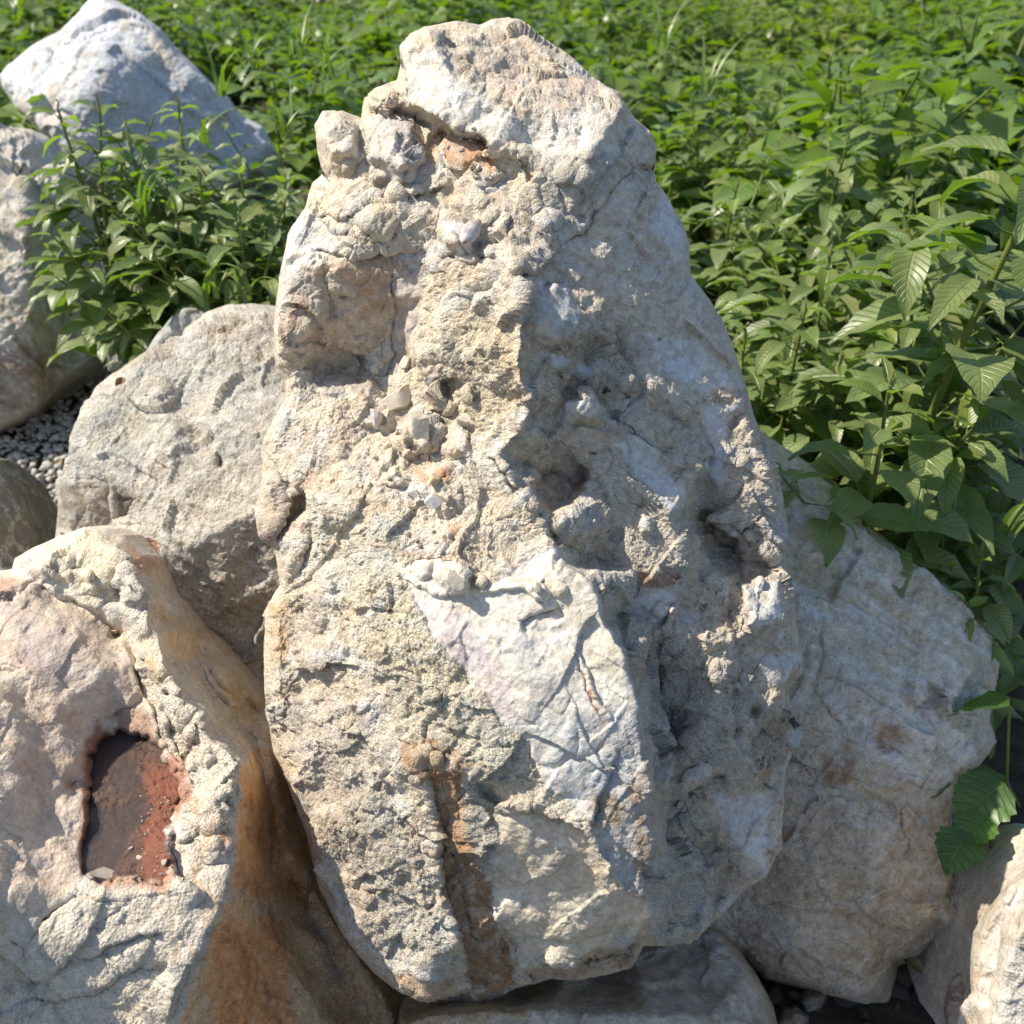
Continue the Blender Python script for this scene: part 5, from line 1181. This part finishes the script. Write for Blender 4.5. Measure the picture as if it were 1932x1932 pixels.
def grow(name, label, x, y, H, nleaf, Lmax, seed, group=None, spikes=2, z=None, mats=None, spread=1.0, rz=0, shoots=4):
    root = bpy.data.objects.new(name, None); COL.objects.link(root); root.location = (x, y, float(gz(x, y)) - .02 if z is None else z); root.rotation_euler = (0, 0, rz)
    tag(root, label, "weed", group)
    Lmax *= 1.42; nleaf = int(nleaf * 1.25)
    axis, lv = plan(seed, H, nleaf, Lmax, .1, spread)
    A = stem_acc(axis, lv, H, .007 + .006 * H); qs = random.Random(seed + 77); sh = []
    for b in range(shoots):   # side shoots, each with its own rosette of leaves
        t0 = .28 + .5 * b / max(1, shoots); az0 = b * 2.2 + qs.uniform(-.4, .4) + seed; o0 = axis(t0); l = min(.34, .5 * H) * qs.uniform(.6, 1.0); e0 = qs.uniform(.5, .95)
        dr = np.array([math.cos(az0) * math.cos(e0), math.sin(az0) * math.cos(e0), math.sin(e0)]); bp_ = lambda t, o0=o0, dr=dr, l=l: o0 + dr * l * t + np.array([0, 0, .25 * l * t * t])
        V_, F_ = tube([bp_(t) for t in (0, .35, .7, 1)], [.0055, .0045, .0035, .0025], 5); A.add(V_, F_)
        for i in range(11):
            t = .35 + .65 * i / 10; az = i * 2.4 + az0; s_ = Lmax * (.9 - .5 * (i / 10) ** 2) * qs.uniform(.7, 1.0); pe = qs.uniform(.2, .6) + (.4 if i > 8 else 0); p0 = bp_(t); p1 = p0 + np.array([math.cos(az) * math.cos(pe), math.sin(az) * math.cos(pe), math.sin(pe)]) * s_ * (.4 if i < 8 else .15)
            V_, F_ = tube([p0, p1], [.002, .0012], 4); A.add(V_, F_); sh.append((p0, p1, az, qs.uniform(-.3, .35) + (.5 if i > 8 else 0), s_, i > 8, qs.uniform(-.3, .3)))
    A.build("stem", STEM, root)
    if spikes: spike_acc(axis(1.0), .03 + .03 * H, seed, spikes).build("flower_spike", SPIKE, root)
    q = random.Random(seed + 5)
    lv = lv + sh
    for (p0, p1, az, el, s, yg, ro) in lv:
        o = bpy.data.objects.new("leaf", (LVY if yg else LV)[q.randrange(6)]); COL.objects.link(o); o.parent = root
        o.location = p1; o.rotation_euler = (Matrix.Rotation(az, 3, 'Z') @ Matrix.Rotation(-el, 3, 'Y') @ Matrix.Rotation(ro, 3, 'X')).to_euler(); w_ = q.uniform(.85, 1.15); o.scale = (s, s * w_, s)
    return root
def at_top(px, py, depth):
    """plant foot and height for a crown whose top shows at px, py at the given depth"""
    w_ = ray_pt(px, py, depth); g = float(gz(w_[0], w_[1])); return w_[0], w_[1], w_[2] - g

near = [  # crown top in the picture, depth, leaves, leaf length, label
    (1870, 120, 2.0, 34, .185, "tallest weed with the largest veined leaves, at the right edge of the picture"),
    (1705, 690, 2.1, 26, .14, "weed with a star of pointed leaves low at the right, by the leaning boulder"),
    (1840, 620, 2.35, 26, .15, "leafy weed with upright pale leaves at the right edge below the tallest one"),
    (1490, 560, 2.55, 26, .13, "low weed with long drooping leaves close to the standing boulder's right shoulder"),
    (1420, 640, 2.5, 22, .12, "weed pressed against the right side of the standing boulder"),
    (1590, 250, 3.1, 30, .14, "upright bare stemmed weed with narrow crown leaves, right of the standing boulder's top"),
    (1580, 470, 2.6, 28, .14, "bushy weed with pale drooping leaves in front of the upright one with the bare stem"),
    (1720, 380, 2.7, 28, .14, "weed just left of the tallest one"),
    (1790, 500, 2.45, 26, .15, "weed with two big oval leaves hanging left below the tallest one"),
    (1590, 650, 2.5, 24, .11, "short weed above the upper edge of the leaning boulder"),
    (1740, 740, 2.45, 24, .12, "dark weed leaning over the sloping edge of the leaning boulder"),
    (1800, 900, 2.35, 24, .12, "dim weed behind the leaning boulder's right corner"),
    (1890, 820, 2.2, 24, .13, "shaded weed at the right edge above the leaning boulder's corner"),
    (1760, 1000, 2.35, 20, .10, "small shaded weed nearest the leaning boulder's right corner"),
    (1900, 1040, 2.2, 20, .10, "sparse small weed at the right edge under the shaded one"),
    (1640, 600, 2.75, 26, .13, "pale weed in the middle of the right side thicket"),
    (1470, 420, 3.0, 26, .12, "weed in half shade just right of the standing boulder's neck"),
    (1380, 330, 3.2, 26, .13, "shaded weed with broad dark leaves directly behind the standing boulder's right edge"),
    (1850, 420, 2.9, 26, .13, "weed behind the tallest one at the right edge"),
    (1450, 170, 4.2, 28, .14, "tall weed standing above the field, well right of the standing boulder's top"),
    (1660, 150, 4.0, 28, .14, "tall weed above the field between the boulder's top and the picture's right edge"),
    (1780, 250, 3.3, 28, .14, "tall weed just behind and left of the tallest veined one"),
    (1340, 220, 4.1, 28, .14, "weed standing above the field beside the standing boulder's cap"),
    (1540, 330, 3.4, 28, .14, "weed in front of the upright bare stemmed one"),
    (1640, 480, 2.9, 28, .13, "bright weed left of the two big oval leaves"),
    (1500, 700, 2.75, 24, .12, "dark weed in the gap above the leaning boulder"),
]
for k, (px, py, d, n, L_, lab) in enumerate(near):
    x, y, H = at_top(px, py, d); grow("amaranth_weed", lab, x, y, max(.3, H), n, L_, 40 + k, "tall weeds right of the boulders")
left = [(175, 205, 2.85, 26, .13, "weed with sunlit yellow green top leaves in front of the pointed boulder"),
        (275, 330, 2.8, 26, .13, "dark weed between the shaded boulder and the pointed one"),
        (350, 330, 2.85, 26, .12, "weed in shade with one lit leaf, right of the dark one"),
        (430, 310, 3.0, 26, .12, "shaded weed left of the standing boulder's shoulder"),
        (300, 480, 2.85, 24, .11, "low dark weed with rounded leaves beside the shaded boulder"),
        (360, 470, 2.9, 24, .11, "low dark weed above the wedge stone"),
        (470, 430, 2.95, 24, .11, "low dark weed against the standing boulder's left side"),
        (540, 250, 3.3, 26, .10, "weed with small bright leaves beside the upper left of the standing boulder"),
        (300, 200, 3.2, 24, .11, "weed rising in front of the pointed boulder's right slope"),
        (440, 540, 2.9, 20, .09, "smallest dark weed over the rounded boulder's top"),
        (290, 550, 3.05, 20, .09, "short dark weed at the foot of the shaded boulder"),
        (120, 215, 2.75, 26, .12, "leftmost lit weed, reaching over the top edge of the shaded boulder"),
        (270, 240, 2.9, 26, .12, "weed with toothed outline against the middle of the pointed boulder"),
        (390, 250, 3.1, 26, .12, "weed in front of the pointed boulder's lower right corner"),
        (490, 330, 3.05, 26, .12, "weed behind the standing boulder's upper left shoulder"),
        (310, 400, 2.75, 24, .13, "dark weed in the middle of the shaded clump"),
        (420, 400, 2.8, 24, .13, "dark weed right of the middle of the shaded clump")]
for k, (px, py, d, n, L_, lab) in enumerate(left):
    x, y, H = at_top(px, py, d); grow("amaranth_weed", lab, x, y, max(.3, H), n, L_, 140 + k, "weeds between the left boulders", spikes=1)

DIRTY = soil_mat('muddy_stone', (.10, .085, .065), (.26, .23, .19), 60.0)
# stones and litter in the dark gap at the bottom right
def gap():
    q = random.Random(6)
    for k in range(24):
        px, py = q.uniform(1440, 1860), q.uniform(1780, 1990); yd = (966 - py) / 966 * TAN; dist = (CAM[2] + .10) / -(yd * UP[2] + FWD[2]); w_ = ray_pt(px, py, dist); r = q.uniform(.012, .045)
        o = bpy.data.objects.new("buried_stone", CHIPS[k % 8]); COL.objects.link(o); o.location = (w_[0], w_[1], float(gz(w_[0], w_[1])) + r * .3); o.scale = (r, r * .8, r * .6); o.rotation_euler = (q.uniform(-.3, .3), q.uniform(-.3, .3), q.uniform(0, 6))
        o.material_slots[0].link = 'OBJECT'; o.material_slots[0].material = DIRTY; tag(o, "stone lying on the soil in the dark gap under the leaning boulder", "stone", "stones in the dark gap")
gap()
def joints():
    """dead leaves and chips caught where the boulders touch"""
    q = random.Random(21); dead = leaf_mat("dead_leaf", (.20, .13, .06), (.2, .1, .03), rough=.7, tk=.15)
    V_, F_, U_ = leaf_geo(1, .5, 1.1, .7, 6, .08, 3); lf = mesh_object("dead_leaf", V_, F_, dead, uv=U_); me = lf.data; bpy.data.objects.remove(lf)
    bpy.context.view_layer.update(); global DG; DG = bpy.context.evaluated_depsgraph_get()
    for k, (px, py, l) in enumerate([(1462, 1898, "curled brown leaf in the dark gap beside the propping boulder"), (1560, 1912, "dead leaf on the soil under the leaning boulder's lowest tip"), (1740, 1840, "dead leaf in the hole left of the corner boulder"), (1690, 1915, "crumpled dead leaf at the bottom edge of the dark gap"),
                                     (232, 716, "dead leaf lying on the gravel beside the upright pale stone"), (112, 884, "brown leaf against the rounded boulder on the gravel"), (1640, 1925, "small dead leaf between the gap stones at the bottom edge"), (1485, 1880, "folded dead leaf touching the propping boulder's right side")]):
        loc, nor, ob = hit(px, py)
        if loc is None: continue
        o = bpy.data.objects.new("dead_leaf", me); COL.objects.link(o); o.location = loc + Vector((0, 0, .006)); s = q.uniform(.04, .07); o.scale = (s, s, s); o.rotation_euler = (q.uniform(-.4, .4), q.uniform(-.4, .4), q.uniform(0, 6.3)); tag(o, l, "leaf")
joints()
# broad lobed leaves low at the right
def broad(px, py, d, n, L_, seed, lab, sp=1.0):
    w_ = ray_pt(px, py, d); g = float(gz(w_[0], w_[1])); root = bpy.data.objects.new("broad_leaved_weed", None); COL.objects.link(root); root.location = (w_[0] + .12, w_[1] + .06, g - .02); tag(root, lab, "weed")
    q = random.Random(seed); A = Acc(); H = w_[2] - g
    for k in range(n):
        az = math.pi + (k - n / 2) * .5 + q.uniform(-.3, .3); p0 = np.array([0, 0, 0.]); p1 = np.array([math.cos(az) * .08 * sp * (1 + k % 2), math.sin(az) * .07 * sp, H * q.uniform(.72, 1.02)])
        V_, F_ = tube([p0, (p0 + p1) / 2 + np.array([.03, 0, .02]), p1], [.005, .004, .003], 5); A.add(V_, F_)
        V2, F2, U2 = leaf_geo(1, .85, .5, .15, 12, .03, seed + k, tip=.3, lobes=6); lf = mesh_object("leaf", V2, F2, LEAF_B, root, uv=U2); lf.location = p1; s_ = L_ * q.uniform(.8, 1.1); lf.scale = (s_, s_, s_); lf.rotation_euler = (q.uniform(-.3, .3), q.uniform(.1, .5), az)
    A.build("stem", STEM, root)
broad(1905, 1360, 1.9, 3, .14, 5, "broad scalloped bright green leaf plant at the right edge beside the leaning boulder's corner")
broad(1850, 1520, 1.95, 6, .10, 9, "dark broad leaved plant between the leaning boulder and the corner rock", 1.3)
broad(1500, 1905, 2.2, 7, .075, 15, "small dark leafed sprout in the gap at the bottom edge")
broad(1720, 1900, 2.15, 7, .08, 19, "dim leafed sprout in the dark hole left of the corner rock")

# grass
def tuft(px, py, d, n, L_, seed, lab, w=.006, mat=None):
    w_ = ray_pt(px, py, d); root = bpy.data.objects.new("grass_tuft", None); COL.objects.link(root); root.location = (w_[0], w_[1], float(gz(w_[0], w_[1]))); H0 = w_[2] - root.location[2]; tag(root, lab, "grass"); q = random.Random(seed)
    root.location[2] = w_[2]
    for k in range(n):
        az = q.uniform(0, 6.28); l = L_ * q.uniform(.6, 1.1); bend = q.uniform(.8, 2.2); P_ = []; a = q.uniform(1.1, 1.5); p = np.array([q.uniform(-.02, .02), q.uniform(-.02, .02), 0.]); V_ = []
        for i in range(9):
            t = i / 8; ww = w * (1 - t ** 2) + .0004; s_ = np.array([-math.sin(az), math.cos(az), 0]); V_ += [p - s_ * ww, p + np.array([0, 0, -.3 * ww]), p + s_ * ww]
            aa = a - bend * t; p = p + np.array([math.cos(az) * math.cos(aa), math.sin(az) * math.cos(aa), math.sin(aa)]) * l / 8
        F_ = [(i * 3 + j, i * 3 + j + 1, i * 3 + j + 4, i * 3 + j + 3) for i in range(8) for j in range(2)]
        mesh_object("blade", np.array(V_), np.array(F_), mat or LEAF, root, uv=np.full((len(V_), 2), .25))
for (px, py, d, n, L_, lab) in [(540, 262, 2.9, 9, .16, "sunlit arching grass blades beside the standing boulder's upper left stones"), (400, 560, 2.75, 7, .22, "dark arching grass blades just above the rounded boulder"), (460, 570, 2.8, 6, .2, "grass blades in shade at the standing boulder's left side"),
                                (270, 420, 2.85, 8, .26, "long upright grass blades inside the dark weeds"), (390, 270, 3.0, 7, .2, "thin grass in front of the pointed boulder's lower slope"), (1900, 1010, 2.2, 6, .2, "thin grass at the right edge above the broad leaved plants"), (470, 130, 3.6, 7, .3, "curved grass heads left of the standing boulder's top"), (560, 110, 3.4, 8, .3, "long pale arching grass close to the standing boulder's top left"), (620, 150, 3.2, 7, .26, "arching grass just above the two upper left stones of the standing boulder"), (420, 180, 3.3, 7, .26, "grass clump behind the pointed boulder's right slope"), (1330, 180, 3.6, 6, .3, "grass blades rising right of the standing boulder's top"), (1250, 90, 4.2, 6, .3, "tall grass stalks far behind the standing boulder's top right")]:
    tuft(px, py, d, n, L_, int(px), lab)
print("near done")
# ------------------------------------------------------------------ the weed field behind
protos = []
for k in range(6):
    A = Acc(); H = [.62, .74, .68, .8, .7, .58][k]; q = random.Random(900 + k)
    for br in range(4):
        axis, lv = plan(900 + k * 7 + br, H * (1 if br == 0 else q.uniform(.7, .95)), 15, .19, .75)
        off = np.array([0, 0, 0.])
        for (p0, p1, az, el, s, yg, ro) in lv:
            V_, F_, U_ = leaf_lo(1, .60, q.uniform(.3, 1.1), .35); A.add((V_ * s) @ rotm(az, el, ro).T + p1, F_, U_)
        if k % 2 == 0 or br < 2:
            sA = spike_acc(axis(1.0), .08, k * 5 + br, 2, .006)
            for v, f in zip(sA.V, sA.F4): A.add(v, f - 0 if False else f - f.min(), None)
    o = A.build("foliage", FARLEAF); S = Acc()
    for br in range(3):
        axis, lv = plan(900 + k * 7 + br, H * .9, 3, .05, .5); V_, F_ = tube([axis(t) for t in np.linspace(0, 1, 4)], [.006, .005, .004, .003], 5); S.add(V_, F_)
    s = S.build("stem", STEM); protos.append((o.data, s.data, H)); bpy.data.objects.remove(o); bpy.data.objects.remove(s)
q = random.Random(31); cnt = 0; spots = []
rocks_xy = [(-2.3, 3.4, .75), (-.35 * 4, 3.9, .75), (-1.55, 3.9, .85), (0, 1.9, .75), (-.9, 2.3, .8), (.95, 2.0, .6), (-1.4, 2.8, .45)]
y = 2.75
while y < 8.2:
    sp = .31 + .014 * y; xx = -(.62 * y + .6)
    while xx < .62 * y + .6:
        px, py = xx + q.uniform(-.1, .1), y + q.uniform(-.1, .1); xx += sp
        if any((px - a) ** 2 + (py - b) ** 2 < r * r for a, b, r in rocks_xy): continue
        if py < 3.6 and px < .2: continue
        if py < 3.45: continue
        if py > 3.9 and float(perlin(np.array([[px, py, 7.]]), .95, 9)[0]) < -.27: continue
        spots.append((py, px))
    y += sp
spots.sort()
def clump(px, py):
    return float(1 + .75 * np.clip(perlin(np.array([[px, py, 0]]), .8, 4)[0], -.6, .45) + .35 * perlin(np.array([[px, py, 3]]), 1.9, 5)[0])
for k, (py, px) in enumerate(spots):
    fm, sm_, H = protos[q.randrange(6)]; s = q.uniform(.85, 1.1) * clump(px, py)
    r = spots[k]
    if k < 296:
        root = bpy.data.objects.new("field_weed", None); COL.objects.link(root); root.location = (px, py, float(gz(px, py))); root.rotation_euler = (q.uniform(-.08, .08), q.uniform(-.08, .08), q.uniform(0, 6.28)); root.scale = (s, s, s)
        tag(root, "one of the many leafy green weeds filling the field behind the boulders", "weed", "weeds of the field behind the boulders")
        for nm, dt in (("foliage", fm), ("stem", sm_)):
            c = bpy.data.objects.new(nm, dt); COL.objects.link(c); c.parent = root
    cnt += 1
print("spots", cnt)
def mass(name, pts, label, sc=1.0):
    """the rest of the field as one joined mass"""
    VV, FF4, UU, b = [], [], [], 0
    src = []
    for fm, _, _ in protos:
        n = len(fm.vertices); v = np.zeros(n * 3, np.float32); fm.vertices.foreach_get("co", v); v = v.reshape(-1, 3)
        f = np.array([p.vertices[:] for p in fm.polygons if len(p.vertices) == 3]); src.append((v, f))
    for k, (py, px) in enumerate(pts):
        v, f = src[k % 6]; a = q.uniform(0, 6.28); s = q.uniform(.85, 1.15) * sc * clump(px, py); c_, s_ = math.cos(a) * s, math.sin(a) * s
        M = np.array([[c_, -s_, 0], [s_, c_, 0], [0, 0, s]]); VV.append(v @ M.T + np.array([px, py, float(gz(px, py))])); FF4.append(f + b); b += len(v)
    V_ = np.concatenate(VV); o = mesh_object(name, V_, np.concatenate(FF4), FARLEAF, uv=np.full((len(V_), 2), .25), smooth=True); tag(o, label, kind="stuff")
far = list(spots[296:]); y = 8.2
while y < 22:
    sp = .34 + .03 * (y - 8); xx = -(.62 * y + .6)
    while xx < .62 * y + .6: far.append((y + q.uniform(-.15, .15), xx + q.uniform(-.15, .15))); xx += sp
    y += sp
far = [(py, px) for k, (py, px) in enumerate(far)]
print("far", len(far))
mass("weed_field", far, "distant mass of sunlit green weeds filling the field to the top of the picture")
# low undergrowth in the shade of the weeds
def under():
    qn = np.random.RandomState(3); A = Acc()
    for k in range(5200):
        y_ = 2.4 + 6 * qn.rand() ** 1.6; x_ = qn.uniform(-1, 1) * (.62 * y_ + .5)
        if any((x_ - a) ** 2 + (y_ - b) ** 2 < (r * .8) ** 2 for a, b, r in rocks_xy): continue
        if x_ < -.3 and y_ < 3.7 and not (-1.6 < x_ < -.4 and y_ > 2.6): continue
        if x_ < -1.25 and y_ < 3.6: continue
        s = qn.uniform(.04, .09); V_, F_, U_ = leaf_lo(1, .5, qn.uniform(.2, .8), .3)
        A.add((V_ * s) @ rotm(qn.uniform(0, 6.28), qn.uniform(-.2, .5), qn.uniform(-.3, .3)).T + np.array([x_, y_, float(gz(x_, y_)) + .04 + .34 * qn.rand() ** 1.3]), F_, U_)
    tag(A.build("undergrowth", FARLEAF), "low leafy undergrowth beneath the weeds", kind="stuff")
under()
